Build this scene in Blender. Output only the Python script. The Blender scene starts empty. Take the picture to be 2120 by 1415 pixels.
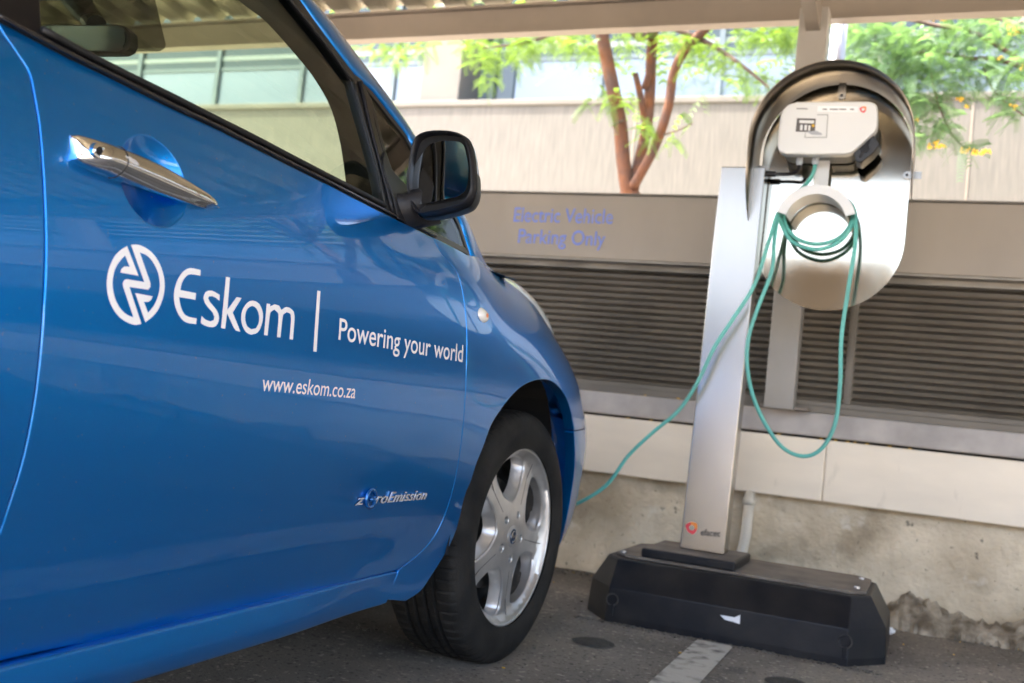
import bpy, bmesh, math, random
import numpy as np
from mathutils import Vector, Matrix
from mathutils.geometry import delaunay_2d_cdt
random.seed(7); RNG = np.random.RandomState(5)
scene = bpy.context.scene
COL = scene.collection
# ------------------------------------------------------------------ camera
PW, PH, FPX = 2120, 1415, 2105.0
CAMH = 0.65
_X = np.array([0.921, -0.076, 0.383]); _Y = np.array([0.376, -0.096, -0.922])
def _nrm(v): return v/np.linalg.norm(v)
_c = np.array([PW/2, PH/2])
def _dir(vx, vy):
    return _nrm(np.array([vx-_c[0], -(vy-_c[1]), -FPX]))
_Y = _dir(1918, 927); _X = -_dir(-4000, 290); _X = _nrm(_X-_Y*_X.dot(_Y)); _Z = np.cross(_X, _Y)
RCW = np.array([_X, _Y, _Z])           # camera -> world
cam_d = bpy.data.cameras.new('camera'); cam = bpy.data.objects.new('camera', cam_d); COL.objects.link(cam)
cam_d.sensor_width = 36.0; cam_d.lens = 36.0*FPX/PW; cam_d.clip_start = 0.02; cam_d.clip_end = 2000
M = Matrix([list(RCW[0])+[0], list(RCW[1])+[0], list(RCW[2])+[CAMH], [0, 0, 0, 1]])
cam.matrix_world = M
cam_d.dof.use_dof = True; cam_d.dof.focus_distance = 1.75; cam_d.dof.aperture_fstop = 5.0
scene.camera = cam
# ------------------------------------------------------------------ world, sun, exposure
SUN_EL, SUN_AZ = 62.0, 250.0           # azimuth measured clockwise from +Y, where the sun stands
w = bpy.data.worlds.new('World'); scene.world = w; w.use_nodes = True
nt = w.node_tree; bg = nt.nodes['Background']
sky = nt.nodes.new('ShaderNodeTexSky'); sky.sky_type = 'NISHITA'; sky.sun_disc = False
sky.sun_elevation = math.radians(SUN_EL); sky.sun_rotation = math.radians(SUN_AZ); sky.air_density = 0.8; sky.dust_density = 5.0; sky.ozone_density = 0.6
nt.links.new(sky.outputs[0], bg.inputs[0]); bg.inputs[1].default_value = 0.15
sd = bpy.data.lights.new('sun', 'SUN'); sd.energy = 2.3; sd.angle = math.radians(0.5); sd.color = (1, 0.93, 0.82)
so = bpy.data.objects.new('sun', sd); COL.objects.link(so)
_a, _e = math.radians(SUN_AZ), math.radians(SUN_EL)
SUNV = Vector((math.sin(_a)*math.cos(_e), math.cos(_a)*math.cos(_e), math.sin(_e)))
so.rotation_euler = SUNV.to_track_quat('Z', 'Y').to_euler(); so.location = SUNV*30
scene.view_settings.view_transform = 'Standard'; scene.view_settings.look = 'None'
scene.view_settings.exposure = 3.75; scene.view_settings.gamma = 1.0
# ------------------------------------------------------------------ photo rays onto real surfaces
def ray(px, py): return RCW @ np.array([px-_c[0], -(py-_c[1]), -FPX])
O = np.array([0, 0, CAMH])
def onX(px, py, x): r = ray(px, py); return O+r*(x/r[0])
def onY(px, py, y): r = ray(px, py); return O+r*(y/r[1])
def onZ(px, py, z): r = ray(px, py); return O+r*((z-CAMH)/r[2])
def V(p): return Vector((float(p[0]), float(p[1]), float(p[2])))
def zz(z, y): return CAMH+(z-CAMH)*y/4.05
# ------------------------------------------------------------------ materials
MATS = {}
def mat(name, col, rough=0.6, metal=0.0, var=0.0, vscale=8.0, col2=None, bump=0.0, bscale=60.0, coat=0.0, spec=0.5,
        stretch=(1, 1, 1), rvar=0.0, vdet=6.0, vlo=0.35, vhi=0.65, trans=0.0, aniso=0.0, space='Object'):
    m = bpy.data.materials.new(name); m.use_nodes = True; n = m.node_tree; b = n.nodes['Principled BSDF']
    b.inputs['Base Color'].default_value = (*col, 1); b.inputs['Roughness'].default_value = rough
    b.inputs['Metallic'].default_value = metal; b.inputs['Coat Weight'].default_value = coat
    b.inputs['Coat Roughness'].default_value = 0.02; b.inputs['Specular IOR Level'].default_value = spec
    if trans: b.inputs['Transmission Weight'].default_value = trans
    if aniso: b.inputs['Anisotropic'].default_value = aniso
    if var or bump or rvar or col2:
        tc = n.nodes.new('ShaderNodeTexCoord'); mp = n.nodes.new('ShaderNodeMapping'); mp.inputs['Scale'].default_value = stretch
        n.links.new(tc.outputs[space], mp.inputs[0])
        if var or col2 or rvar:
            t = n.nodes.new('ShaderNodeTexNoise'); t.inputs['Scale'].default_value = vscale; t.inputs['Detail'].default_value = vdet
            n.links.new(mp.outputs[0], t.inputs[0])
            r = n.nodes.new('ShaderNodeMapRange'); r.inputs[1].default_value = vlo; r.inputs[2].default_value = vhi
            n.links.new(t.outputs[0], r.inputs[0])
            if var or col2:
                mx = n.nodes.new('ShaderNodeMix'); mx.data_type = 'RGBA'
                c2 = col2 if col2 else tuple(c*(1-var) for c in col)
                mx.inputs[6].default_value = (*col, 1); mx.inputs[7].default_value = (*c2, 1)
                n.links.new(r.outputs[0], mx.inputs[0]); n.links.new(mx.outputs[2], b.inputs['Base Color'])
            if rvar:
                r2 = n.nodes.new('ShaderNodeMapRange'); r2.inputs[3].default_value = max(0, rough-rvar); r2.inputs[4].default_value = rough+rvar
                n.links.new(r.outputs[0], r2.inputs[0]); n.links.new(r2.outputs[0], b.inputs['Roughness'])
        if bump:
            t2 = n.nodes.new('ShaderNodeTexNoise'); t2.inputs['Scale'].default_value = bscale; t2.inputs['Detail'].default_value = 5
            n.links.new(mp.outputs[0], t2.inputs[0]); bp = n.nodes.new('ShaderNodeBump'); bp.inputs['Strength'].default_value = bump
            bp.inputs['Distance'].default_value = 0.01
            n.links.new(t2.outputs[0], bp.inputs['Height']); n.links.new(bp.outputs[0], b.inputs['Normal'])
    MATS[name] = m; return m
def layer(m, col, scale, lo, hi, stretch=(1, 1, 1), det=6.0, amt=1.0, space='Object', loc=(0, 0, 0)):
    """blend another colour over the base colour through a noise mask"""
    n = m.node_tree; b = n.nodes['Principled BSDF']; i = b.inputs['Base Color']
    tc = n.nodes.new('ShaderNodeTexCoord'); mp = n.nodes.new('ShaderNodeMapping'); mp.inputs['Scale'].default_value = stretch
    mp.inputs['Location'].default_value = loc
    n.links.new(tc.outputs[space], mp.inputs[0]); t = n.nodes.new('ShaderNodeTexNoise'); t.inputs['Scale'].default_value = scale
    t.inputs['Detail'].default_value = det; n.links.new(mp.outputs[0], t.inputs[0])
    r = n.nodes.new('ShaderNodeMapRange'); r.inputs[1].default_value = lo; r.inputs[2].default_value = hi; r.inputs[4].default_value = amt
    n.links.new(t.outputs[0], r.inputs[0]); mx = n.nodes.new('ShaderNodeMix'); mx.data_type = 'RGBA'
    if i.is_linked: n.links.new(i.links[0].from_socket, mx.inputs[6])
    else: mx.inputs[6].default_value = i.default_value
    mx.inputs[7].default_value = (*col, 1); n.links.new(r.outputs[0], mx.inputs[0]); n.links.new(mx.outputs[2], i)
    return m
def glass(name, tint, refl=1.0, rough=0.0, dirt=0.0):
    m = bpy.data.materials.new(name); m.use_nodes = True; n = m.node_tree; n.nodes.clear()
    o = n.nodes.new('ShaderNodeOutputMaterial'); t = n.nodes.new('ShaderNodeBsdfTransparent'); t.inputs[0].default_value = (*tint, 1)
    g = n.nodes.new('ShaderNodeBsdfGlossy'); g.inputs['Roughness'].default_value = rough
    f = n.nodes.new('ShaderNodeFresnel'); ge = n.nodes.new('ShaderNodeNewGeometry'); mi_ = n.nodes.new('ShaderNodeMapRange'); mi_.inputs[3].default_value = 1.5; mi_.inputs[4].default_value = 1/1.5; n.links.new(ge.outputs['Backfacing'], mi_.inputs[0]); n.links.new(mi_.outputs[0], f.inputs[0])
    x = n.nodes.new('ShaderNodeMixShader'); mu = n.nodes.new('ShaderNodeMath'); mu.operation = 'MULTIPLY'; mu.inputs[1].default_value = refl
    n.links.new(f.outputs[0], mu.inputs[0]); n.links.new(mu.outputs[0], x.inputs[0]); n.links.new(t.outputs[0], x.inputs[1]); n.links.new(g.outputs[0], x.inputs[2])
    last = x
    if dirt:
        d = n.nodes.new('ShaderNodeBsdfDiffuse'); d.inputs[0].default_value = (.5, .48, .42, 1); y = n.nodes.new('ShaderNodeMixShader')
        y.inputs[0].default_value = dirt; n.links.new(x.outputs[0], y.inputs[1]); n.links.new(d.outputs[0], y.inputs[2]); last = y
    n.links.new(last.outputs[0], o.inputs[0]); return m
# car paint: blue base under clear coat
PAINT = mat('blue_paint', (0.0, 0.15, 0.48), rough=0.36, metal=0.85, coat=0.85, spec=0.15)
def _flakes():
    n = PAINT.node_tree; b = n.nodes['Principled BSDF']
    tc = n.nodes.new('ShaderNodeTexCoord'); t = n.nodes.new('ShaderNodeTexNoise'); t.inputs['Scale'].default_value = 900
    n.links.new(tc.outputs['Object'], t.inputs[0]); mx = n.nodes.new('ShaderNodeMix'); mx.data_type = 'RGBA'
    mx.inputs[6].default_value = (0.0, 0.175, 0.56, 1); mx.inputs[7].default_value = (0.0, 0.24, 0.75, 1)
    n.links.new(t.outputs[0], mx.inputs[0]); n.links.new(mx.outputs[2], b.inputs['Base Color'])
    b.inputs['Coat IOR'].default_value = 1.52; b.inputs['Coat Roughness'].default_value = 0.0
_flakes()
layer(PAINT, (0.25, 0.24, 0.22), 150, 0.715, 0.74, det=3, amt=.45)
M_white = mat('white_vinyl', (0.8, 0.8, 0.8), 0.35)
M_black = mat('black_trim', (0.005, 0.005, 0.006), 0.28, spec=.35)
M_rubberseal = mat('rubber_seal', (0.006, 0.006, 0.006), 0.6)
M_plastic = mat('dark_plastic', (0.010, 0.010, 0.012), 0.40, spec=.3, bump=.15, bscale=900)
M_liner = mat('liner_black', (0.008, 0.008, 0.008), 0.9)
M_trimin = mat('interior_grey', (0.022, 0.022, 0.02), 0.75, spec=.2, bump=.1, bscale=500)
M_chrome = mat('chrome', (0.8, 0.8, 0.8), 0.05, 1.0)
M_badge = mat('badge_chrome', (0.8, 0.79, 0.77), 0.25, 0.5)
M_bblue = mat('badge_blue', (0.0, 0.12, 0.4), 0.1, 0.6, coat=1)
M_tyre = mat('tyre_rubber', (0.008, 0.008, 0.008), 0.7, spec=.2, vscale=12, bump=.2, bscale=250, col2=(0.022, 0.0205, 0.018))
M_alloy = mat('silver_alloy', (0.62, 0.61, 0.59), 0.36, 0.8, var=.25, vscale=14)
M_alloyd = mat('alloy_groove', (0.09, 0.085, 0.08), 0.6, 0.3)
M_disc = mat('brake_steel', (0.05, 0.045, 0.04), 0.6, 0.3, var=.5, vscale=20)
M_mirror = mat('mirror_glass', (0.75, 0.78, 0.75), 0.01, 1.0)
layer(M_mirror, (0.9, 0.9, 0.9), 190, 0.64, 0.67, det=2, amt=.7)
M_lamp = mat('lamp_glass', (0.75, 0.78, 0.75), 0.06, 0.3, coat=1)
M_orange = mat('orange_bulb', (0.8, 0.25, 0.08), 0.3)
G_side = glass('side_glass', (0.74, 0.84, 0.70), 1.0)
G_wind = glass('wind_glass', (0.80, 0.86, 0.74), 1.0)
G_quart = glass('quarter_glass', (0.45, 0.5, 0.42), 1.0)
G_frit = glass('frit_glass', (0.22, 0.23, 0.2), 0.6)
# ------------------------------------------------------------------ object helpers
def tag(o, label=None, cat=None, group=None, kind=None):
    if label: o['label'] = label
    if cat: o['category'] = cat
    if group: o['group'] = group
    if kind: o['kind'] = kind
    return o
def empty(name, loc=(0, 0, 0), **k):
    o = bpy.data.objects.new(name, None); o.empty_display_size = .1; o.location = loc; COL.objects.link(o); return tag(o, **k)
def link(name, me, m=None, parent=None, smooth=True, **k):
    o = bpy.data.objects.new(name, me); COL.objects.link(o)
    if m is not None:
        for q in (m if isinstance(m, (list, tuple)) else [m]): me.materials.append(q)
    if parent:
        o.parent = parent
        off = Vector((0, 0, 0)); p = parent
        while p: off += p.location; p = p.parent
        if any(abs(c) > 1e-9 for c in off): me.transform(Matrix.Translation(-off))
    if smooth is not None:
        for f in me.polygons: f.use_smooth = bool(smooth)
    return tag(o, **k)
class MB:
    def __init__(s): s.v = []; s.f = []; s.mi = []; s.cur = 0
    def add(s, vs, fs):
        b = len(s.v); s.v += [tuple(map(float, v)) for v in vs]
        for f in fs: s.f.append(tuple(b+i for i in f)); s.mi.append(s.cur)
    def box(s, a, b, bev=0.0, M=None):
        (x0, y0, z0), (x1, y1, z1) = a, b
        bm = bmesh.new(); bmesh.ops.create_cube(bm, size=1)
        for v in bm.verts: v.co = Vector(((x0+x1)/2+v.co.x*(x1-x0), (y0+y1)/2+v.co.y*(y1-y0), (z0+z1)/2+v.co.z*(z1-z0)))
        if bev: bmesh.ops.bevel(bm, geom=bm.edges[:], offset=bev, segments=2, affect='EDGES', profile=.5)
        if M: bm.transform(M)
        bm.verts.index_update(); s.add([v.co[:] for v in bm.verts], [[v.index for v in f.verts] for f in bm.faces]); bm.free(); return s
    def tube(s, pts, r, n=8, caps=True, flat=1.0):
        pts = [Vector(p) for p in pts]; rs = r if isinstance(r, (list, tuple)) else [r]*len(pts)
        vs = []; up = None
        for i, p in enumerate(pts):
            d = (pts[min(i+1, len(pts)-1)]-pts[max(i-1, 0)])
            if d.length < 1e-9: d = Vector((0, 0, 1))
            d.normalize()
            if up is None: up = d.orthogonal().normalized()
            else: up = (up-d*up.dot(d)); up = up.normalized() if up.length > 1e-6 else d.orthogonal().normalized()
            q = d.cross(up)
            for k in range(n):
                a = 2*math.pi*k/n; vs.append(p+(up*math.cos(a)+q*math.sin(a)*flat)*rs[i])
        fs = [(i*n+k, i*n+(k+1) % n, (i+1)*n+(k+1) % n, (i+1)*n+k) for i in range(len(pts)-1) for k in range(n)]
        if caps: fs += [tuple(range(n))[::-1], tuple((len(pts)-1)*n+k for k in range(n))]
        s.add(vs, fs); return s
    def prism(s, poly, axis, a, b):
        """poly in the two other axes, extruded along axis from a to b"""
        n = len(poly)
        def P(u, v, t): return {'x': (t, u, v), 'y': (u, t, v), 'z': (u, v, t)}[axis]
        s.add([P(u, v, a) for u, v in poly]+[P(u, v, b) for u, v in poly],
              [tuple(range(n)), tuple(range(2*n-1, n-1, -1))]+[(i, n+i, n+(i+1) % n, (i+1) % n) for i in range(n)]); return s
    def mesh(s, name='m'):
        me = bpy.data.meshes.new(name); me.from_pydata(s.v, [], s.f)
        for p, k in zip(me.polygons, s.mi): p.material_index = k
        bm = bmesh.new(); bm.from_mesh(me); bmesh.ops.recalc_face_normals(bm, faces=bm.faces); bm.to_mesh(me); bm.free()
        return me
    def build(s, name, m, parent=None, smooth=False, **k): return link(name, s.mesh(name), m, parent, smooth, **k)
def autosmooth(o, ang=35):
    me = o.data
    for p in me.polygons: p.use_smooth = True
    bm = bmesh.new(); bm.from_mesh(me)
    for e in bm.edges:
        if len(e.link_faces) == 2 and e.calc_face_angle(0) > math.radians(ang): e.smooth = False
    bm.to_mesh(me); bm.free(); return o
def cr(pts, step=.01, closed=False):
    """Catmull-Rom through 2D/3D points, resampled to about step"""
    P = [np.array(p, float) for p in pts]; n = len(P); out = []
    if n == 2:
        k = max(1, int(np.linalg.norm(P[1]-P[0])/step)); return [tuple(P[0]+(P[1]-P[0])*i/k) for i in range(k+1)]
    for i in range(n if closed else n-1):
        p1, p2 = P[i], P[(i+1) % n]
        p0 = P[i-1] if (closed or i > 0) else 2*p1-p2; p3 = P[(i+2) % n] if (closed or i+2 < n) else 2*p2-p1
        k = max(1, int(np.linalg.norm(p2-p1)/step))
        for j in range(k):
            t = j/k; out.append(tuple(.5*((2*p1)+(-p0+p2)*t+(2*p0-5*p1+4*p2-p3)*t*t+(-p0+3*p1-3*p2+p3)*t**3)))
    if not closed: out.append(tuple(P[-1]))
    return out
def joinsegs(*segs):
    out = []
    for s in segs:
        for p in s:
            if not out or (abs(p[0]-out[-1][0])+abs(p[1]-out[-1][1])) > 1e-4: out.append(tuple(p))
    if abs(out[0][0]-out[-1][0])+abs(out[0][1]-out[-1][1]) < 1e-4: out.pop()
    return out
def inpoly(P, poly):
    x, y = P[:, 0], P[:, 1]; r = np.zeros(len(P), bool); a = np.array(poly); n = len(a)
    for i in range(n):
        x1, y1 = a[i]; x2, y2 = a[(i+1) % n]
        if y1 == y2: continue
        c = ((y1 > y) != (y2 > y)) & (x < (x2-x1)*(y-y1)/(y2-y1)+x1); r ^= c
    return r
def polydist(P, poly):
    a = np.array(poly); b = np.roll(a, -1, 0); d = np.full(len(P), 9.)
    for i in range(len(a)):
        e = b[i]-a[i]; L = e@e+1e-12; t = np.clip(((P-a[i])@e)/L, 0, 1); d = np.minimum(d, np.linalg.norm(P-(a[i]+t[:, None]*e), axis=1))
    return d
def area2(p): a = np.array(p); b = np.roll(a, -1, 0); return .5*np.sum(a[:, 0]*b[:, 1]-b[:, 0]*a[:, 1])
def panel(name, outline, F, m, parent, step=.014, holes=(), flange=True, fine=None, out=0.0, thick=.014, rnd=.0019, mirror=False, **k):
    """skin over the surface x=F(y,z) cut to a 2D outline, with rolled-in edges. +x is outside."""
    if area2(outline) < 0: outline = outline[::-1]
    holes = [h if area2(h) < 0 else h[::-1] for h in holes]
    a = np.array(outline); mn, mx = a.min(0), a.max(0)
    gy, gz = np.meshgrid(np.arange(mn[0]+step/2, mx[0], step), np.arange(mn[1]+step/2, mx[1], step))
    G = np.stack([gy.ravel(), gz.ravel()], 1); G = G+((G[:, 1:2]/step).round() % 2)*np.array([[step/2, 0]])
    if fine:
        (cy, cz, rr, st) = fine; g2, g3 = np.meshgrid(np.arange(cy-rr, cy+rr, st), np.arange(cz-rr, cz+rr, st)); H = np.stack([g2.ravel(), g3.ravel()], 1)
        H = H[np.hypot(H[:, 0]-cy, H[:, 1]-cz) < rr]; G = G[np.hypot(G[:, 0]-cy, G[:, 1]-cz) > rr+st*.7]; G = np.concatenate([G, H])
    ok = inpoly(G, outline)
    for h in holes: ok &= ~inpoly(G, h)
    G = G[ok]; d = polydist(G, outline)
    for h in holes: d = np.minimum(d, polydist(G, h))
    G = G[d > step*.35]
    loops = [list(outline)]+[list(h) for h in holes]; verts = []; edges = []
    for L in loops:
        b = len(verts); verts += [tuple(p) for p in L]; edges += [(b+i, b+(i+1) % len(L)) for i in range(len(L))]
    nb = len(verts); verts += [tuple(p) for p in G]
    r = delaunay_2d_cdt([Vector(v) for v in verts], edges, [], 0, 1e-6)
    V2 = np.array([v[:] for v in r[0]]); T = np.array([f for f in r[2] if len(f) == 3]); C = V2[T].mean(1)
    ok = inpoly(C, outline)
    for h in holes: ok &= ~inpoly(C, h)
    T = T[ok]; X = F(V2[:, 0], V2[:, 1])+out
    e = 1e-3; nx = np.ones(len(V2)); ny = -(F(V2[:, 0]+e, V2[:, 1])-F(V2[:, 0]-e, V2[:, 1]))/(2*e); nz = -(F(V2[:, 0], V2[:, 1]+e)-F(V2[:, 0], V2[:, 1]-e))/(2*e)
    N = np.stack([nx, ny, nz], 1); N /= np.linalg.norm(N, axis=1)[:, None]
    vs = [(X[i], V2[i, 0], V2[i, 1]) for i in range(len(V2))]; ns = [tuple(q) for q in N]
    fs = []
    for t in T:
        p = V2[t]; c = (p[1][0]-p[0][0])*(p[2][1]-p[0][1])-(p[1][1]-p[0][1])*(p[2][0]-p[0][0])
        fs.append(tuple(int(q) for q in (t if c > 0 else t[::-1])))   # ccw in (y,z) -> normal +x
    if flange:
        omap = {}
        for i, src in enumerate(r[3]):
            for q in src: omap[q] = i
        b0 = 0
        for L in loops:
            n = len(L); A = np.array(L); t = np.roll(A, -1, 0)-np.roll(A, 1, 0); t /= (np.linalg.norm(t, axis=1)[:, None]+1e-9); nn = np.stack([t[:, 1], -t[:, 0]], 1)
            ids = [omap.get(b0+i) for i in range(n)]
            if any(i is None for i in ids): b0 += n; continue
            r1 = []; r2 = []; r3 = []
            for i in range(n):
                y, z = A[i]; x = X[ids[i]]; q = nn[i]
                r1.append(len(vs)); vs.append((x-rnd*.35, y+q[0]*rnd*.8, z+q[1]*rnd*.8)); ns.append(tuple(_nrm(N[ids[i]]*1.0+np.array([0, q[0], q[1]])*1.0)))
                r2.append(len(vs)); vs.append((x-rnd*1.4, y+q[0]*rnd*1.15, z+q[1]*rnd*1.15)); ns.append((0, q[0], q[1]))
                r3.append(len(vs)); vs.append((x-thick, y+q[0]*rnd*1.1, z+q[1]*rnd*1.1)); ns.append((0, q[0], q[1]))
            for i in range(n):
                j = (i+1) % n
                for p, q in ((ids, r1), (r1, r2), (r2, r3)): fs.append((p[i], q[i], q[j], p[j]))
            b0 += n
    if mirror:
        vs = [(2*XC-v[0], v[1], v[2]) for v in vs]; ns = [(-v[0], v[1], v[2]) for v in ns]; fs = [f[::-1] for f in fs]
    me = bpy.data.meshes.new(name); me.from_pydata(vs, [], fs)
    o = link(name, me, m, parent, True, **k)
    me.normals_split_custom_set_from_vertices(ns)
    return o
# ------------------------------------------------------------------ the car's body surface
X0 = -0.915; XC = X0-0.885
class Spl:
    """natural cubic spline operator"""
    def __init__(s, x):
        s.x = np.array(x, float); n = len(x); h = np.diff(s.x); A = np.eye(n); B = np.zeros((n, n))
        for i in range(1, n-1):
            A[i, i-1] = h[i-1]; A[i, i] = 2*(h[i-1]+h[i]); A[i, i+1] = h[i]
            B[i, i-1] = 6/h[i-1]; B[i, i] = -6/h[i-1]-6/h[i]; B[i, i+1] = 6/h[i]
        s.K = np.linalg.solve(A, B)
    def ev(s, Y, t):      # Y (m, n) values per point, t (m,)
        t = np.clip(t, s.x[0], s.x[-1]); i = np.clip(np.searchsorted(s.x, t)-1, 0, len(s.x)-2); M2 = Y@s.K.T; a = np.arange(len(t))
        h = s.x[i+1]-s.x[i]; u = (s.x[i+1]-t)/h; v = 1-u
        return u*Y[a, i]+v*Y[a, i+1]+((u**3-u)*M2[a, i]+(v**3-v)*M2[a, i+1])*h*h/6
ZR = [.10, .20, .30, .40, .50, .60, .70, .80, .90, .96, 1.02]
SY = [-1.05, -.95, -.8, -.5, 0.2, 1.0, 1.8, 2.1, 2.3, 2.6, 2.9, 3.05, 3.2, 3.35]
DOOR = [.13, .075, .058, .034, .014, .003, .0, .007, .026, .044, .066]
def shift(a, k): return [v+k for v in a]
ST = [shift(DOOR, .55), shift(DOOR, .25), shift(DOOR, .10), shift(DOOR, .025), shift(DOOR, .004), DOOR, shift(DOOR, .002),
      [.12, .066, .052, .032, .014, .004, .001, .010, .036, .064, .105],
      [.14, .08, .045, .028, .012, .004, .003, .018, .060, .105, .175],
      [.14, .08, .035, .022, .010, .002, .006, .036, .095, .155, .25],
      [.16, .10, .060, .045, .034, .034, .052, .105, .195, .26, .36],
      [.20, .13, .090, .075, .066, .072, .105, .17, .28, .37, .5],
      [.28, .20, .155, .138, .132, .142, .185, .27, .42, .55, .7],
      [.45, .37, .31, .285, .28, .30, .37, .48, .65, .78, .88]]
_SP_Y = Spl(SY); _SP_Z = Spl(ZR); _ST = np.array(ST).T       # (nz, ny)
def Fb(y, z):
    y = np.atleast_1d(np.asarray(y, float)); z = np.atleast_1d(np.asarray(z, float)); rows = np.stack([_SP_Y.ev(np.tile(_ST[k], (len(y), 1)), y) for k in range(len(ZR))], 1)
    return X0-_SP_Z.ev(rows, z)
def Fg(y, z):
    y = np.atleast_1d(np.asarray(y, float)); z = np.atleast_1d(np.asarray(z, float)); d = z-1.0
    return -.974-.36*d-.16*d*np.abs(d)-.05*np.maximum(0, y-1.3)**2-.04*np.maximum(0, .2-y)**2
def hit(px, py, F, x=-.97):
    p = onX(px, py, x)
    for _ in range(30):
        x = .6*x+.4*float(F([p[1]], [p[2]])[0]); p = onX(px, py, x)
    return (float(p[1]), float(p[2]))
def tr(pts, F, step=.01): return cr([hit(a, b, F) for a, b in pts], step)
def lin(pts): return [tuple(p) for p in pts]
CUP = hit(320, 376, Fb)
def Fdoor(y, z):
    x = Fb(y, z); y = np.atleast_1d(y); z = np.atleast_1d(z); x = x-1.0*np.maximum(0, .37-z)**2*np.clip((1.75-y)/.5, 0, 1)
    r2 = ((y-CUP[0])/.062)**2+((z-CUP[1])/.058)**2
    return x-.021*np.where(r2 < 1, np.maximum(0, 1-r2)**1.0, 0)

exec_order = []
# ================================================================== GROUND
def gz(y): return -.012*(4.0-y) if -1.4 < y < 4.2 else -.08
def sheet(name, x0, x1, y0, y1, z, m, nx=2, ny=2, disp=0, slope=False, **k):
    mb = MB(); vs = []
    for j in range(ny+1):
        for i in range(nx+1): vs.append((x0+(x1-x0)*i/nx, y0+(y1-y0)*j/ny, z+(gz(y0+(y1-y0)*j/ny) if slope else 0)+(random.uniform(-disp, disp) if disp else 0)))
    mb.add(vs, [(j*(nx+1)+i, j*(nx+1)+i+1, (j+1)*(nx+1)+i+1, (j+1)*(nx+1)+i) for j in range(ny) for i in range(nx)])
    return mb.build(name, m, None, **k)
M_asph = mat('asphalt', (0.125, 0.11, 0.092), 0.85, col2=(0.215, 0.19, 0.155), vscale=2.4, bump=.5, bscale=140)
layer(M_asph, (0.028, 0.027, 0.026), 3.5, .60, .72, amt=.75); layer(M_asph, (0.42, 0.38, 0.31), 60, .60, .68, amt=.75, det=4); layer(M_asph, (0.025, 0.023, 0.02), 80, .58, .66, amt=.75, det=4, loc=(4, 4, 4)); layer(M_asph, (0.24, 0.21, 0.165), 1.3, .55, .7, amt=.7, loc=(1, 7, 4))
M_ground = mat('yard_ground', (0.46, 0.40, 0.32), 0.9, var=.2, vscale=.7)
sheet('ground', -300, 300, -300, 300, -.08, M_ground, kind='structure')
sheet('parking_surface', -9, 11, -1.3, 4.06, 0, M_asph, slope=True, kind='structure')
M_line = mat('worn_line_paint', (0.42, 0.40, 0.35), 0.8, col2=(0.12, 0.11, 0.1), vscale=22, vlo=.5, vhi=.72, bump=.3)
sheet('road_marking', -.60, -.49, -1.2, 3.165, .004, M_line, slope=True, kind='structure')
M_dirt = mat('dust', (0.17, 0.15, 0.115), 0.95, var=.5, vscale=12, bump=.6)
M_conc = mat('stained_concrete', (0.68, 0.58, 0.42), 0.9, col2=(0.38, 0.305, 0.20), vscale=4.5, bump=.9, bscale=45, vlo=.35, vhi=.7)
layer(M_conc, (0.17, 0.13, 0.08), 4, .56, .72, stretch=(1, 1, 1.3), amt=.75)
layer(M_conc, (0.05, 0.04, 0.03), 26, .68, .74, amt=.7, det=3)
layer(M_conc, (0.72, 0.68, 0.58), 9, .62, .72, amt=.6, loc=(3, 1, 2))
layer(M_conc, (0.03, 0.025, 0.018), 60, .69, .73, amt=.8, det=3, loc=(7, 1, 2))
# ================================================================== BOUNDARY WALL
XA, XB = -9.0, 11.0
M_cream = mat('cream_panel', (0.84, 0.74, 0.585), 0.5, var=.12, vscale=2.5, stretch=(1, 1, 3))
layer(M_cream, (0.33, 0.28, 0.2), 14, .64, .74, amt=.35, stretch=(1, 1, .3))
M_beam = mat('taupe_beam', (0.33, 0.285, 0.23), 0.6, var=.15, vscale=3, stretch=(1, 1, .4))
M_ledge = mat('grey_ledge', (0.42, 0.385, 0.35), 0.55, var=.3, vscale=7)
M_louv = mat('bronze_louvre', (0.175, 0.15, 0.115), 0.5, 0.2, var=.3, vscale=3)
M_bluepaint = mat('blue_stencil', (0.16, 0.23, 0.64), 0.7, col2=(0.20, 0.25, 0.52), vscale=60, vlo=.5, vhi=.62)
wall = empty('boundary_wall', (0, 4.1, 0), label='low wall of stained concrete, cream panels and brown louvres behind the charger', cat='wall')
def conc_base():
    mb = MB(); nx, nz = 400, 12; vs = []
    for j in range(nz+1):
        for i in range(nx+1):
            z = .415*j/nz; x = XA+(XB-XA)*i/nx
            b = .03*max(0, 1-z/.09)*(0.6+.8*random.random()) if z < .09 else random.uniform(-.0015, .0015)
            vs.append((x, 4.05-b, z))
    n = len(vs); vs += [(XA, 4.3, 0), (XB, 4.3, 0), (XA, 4.3, .415), (XB, 4.3, .415)]
    fs = [(j*(nx+1)+i, j*(nx+1)+i+1, (j+1)*(nx+1)+i+1, (j+1)*(nx+1)+i) for j in range(nz) for i in range(nx)]
    mb.add(vs, fs); mb.box((XA, 4.07, .0), (XB, 4.32, .414)); return mb
autosmooth(conc_base().build('concrete_base', M_conc, wall), 50)
for k in range(-3, 4):     # cream panels with joints
    xa = -.345+k*2.9; mb = MB(); mb.box((xa+.0005, 3.985, .408), (xa+2.8995, 4.20, zz(.637, 3.985)), .006); mb.build('cladding_panel', M_cream, wall)
mb = MB(); mb.box((XA, 4.03, zz(.6455, 4.03)), (XB, 4.22, zz(.737, 4.03)), .007); mb.build('ledge', M_ledge, wall)
mb = MB(); mb.box((XA, 4.08, .60), (XB, 4.2, .65)); mb.build('shadow_gap', M_liner, wall)
zl0, zl1 = .735, zz(1.245, 4.1)
mb = MB(); mb.box((XA, 4.055, .737), (XB, 4.10, .762), .002); mb.box((XA, 4.085, .762), (XB, 4.11, .782), .002); mb.build('bottom_rail', M_louv, wall)
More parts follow.
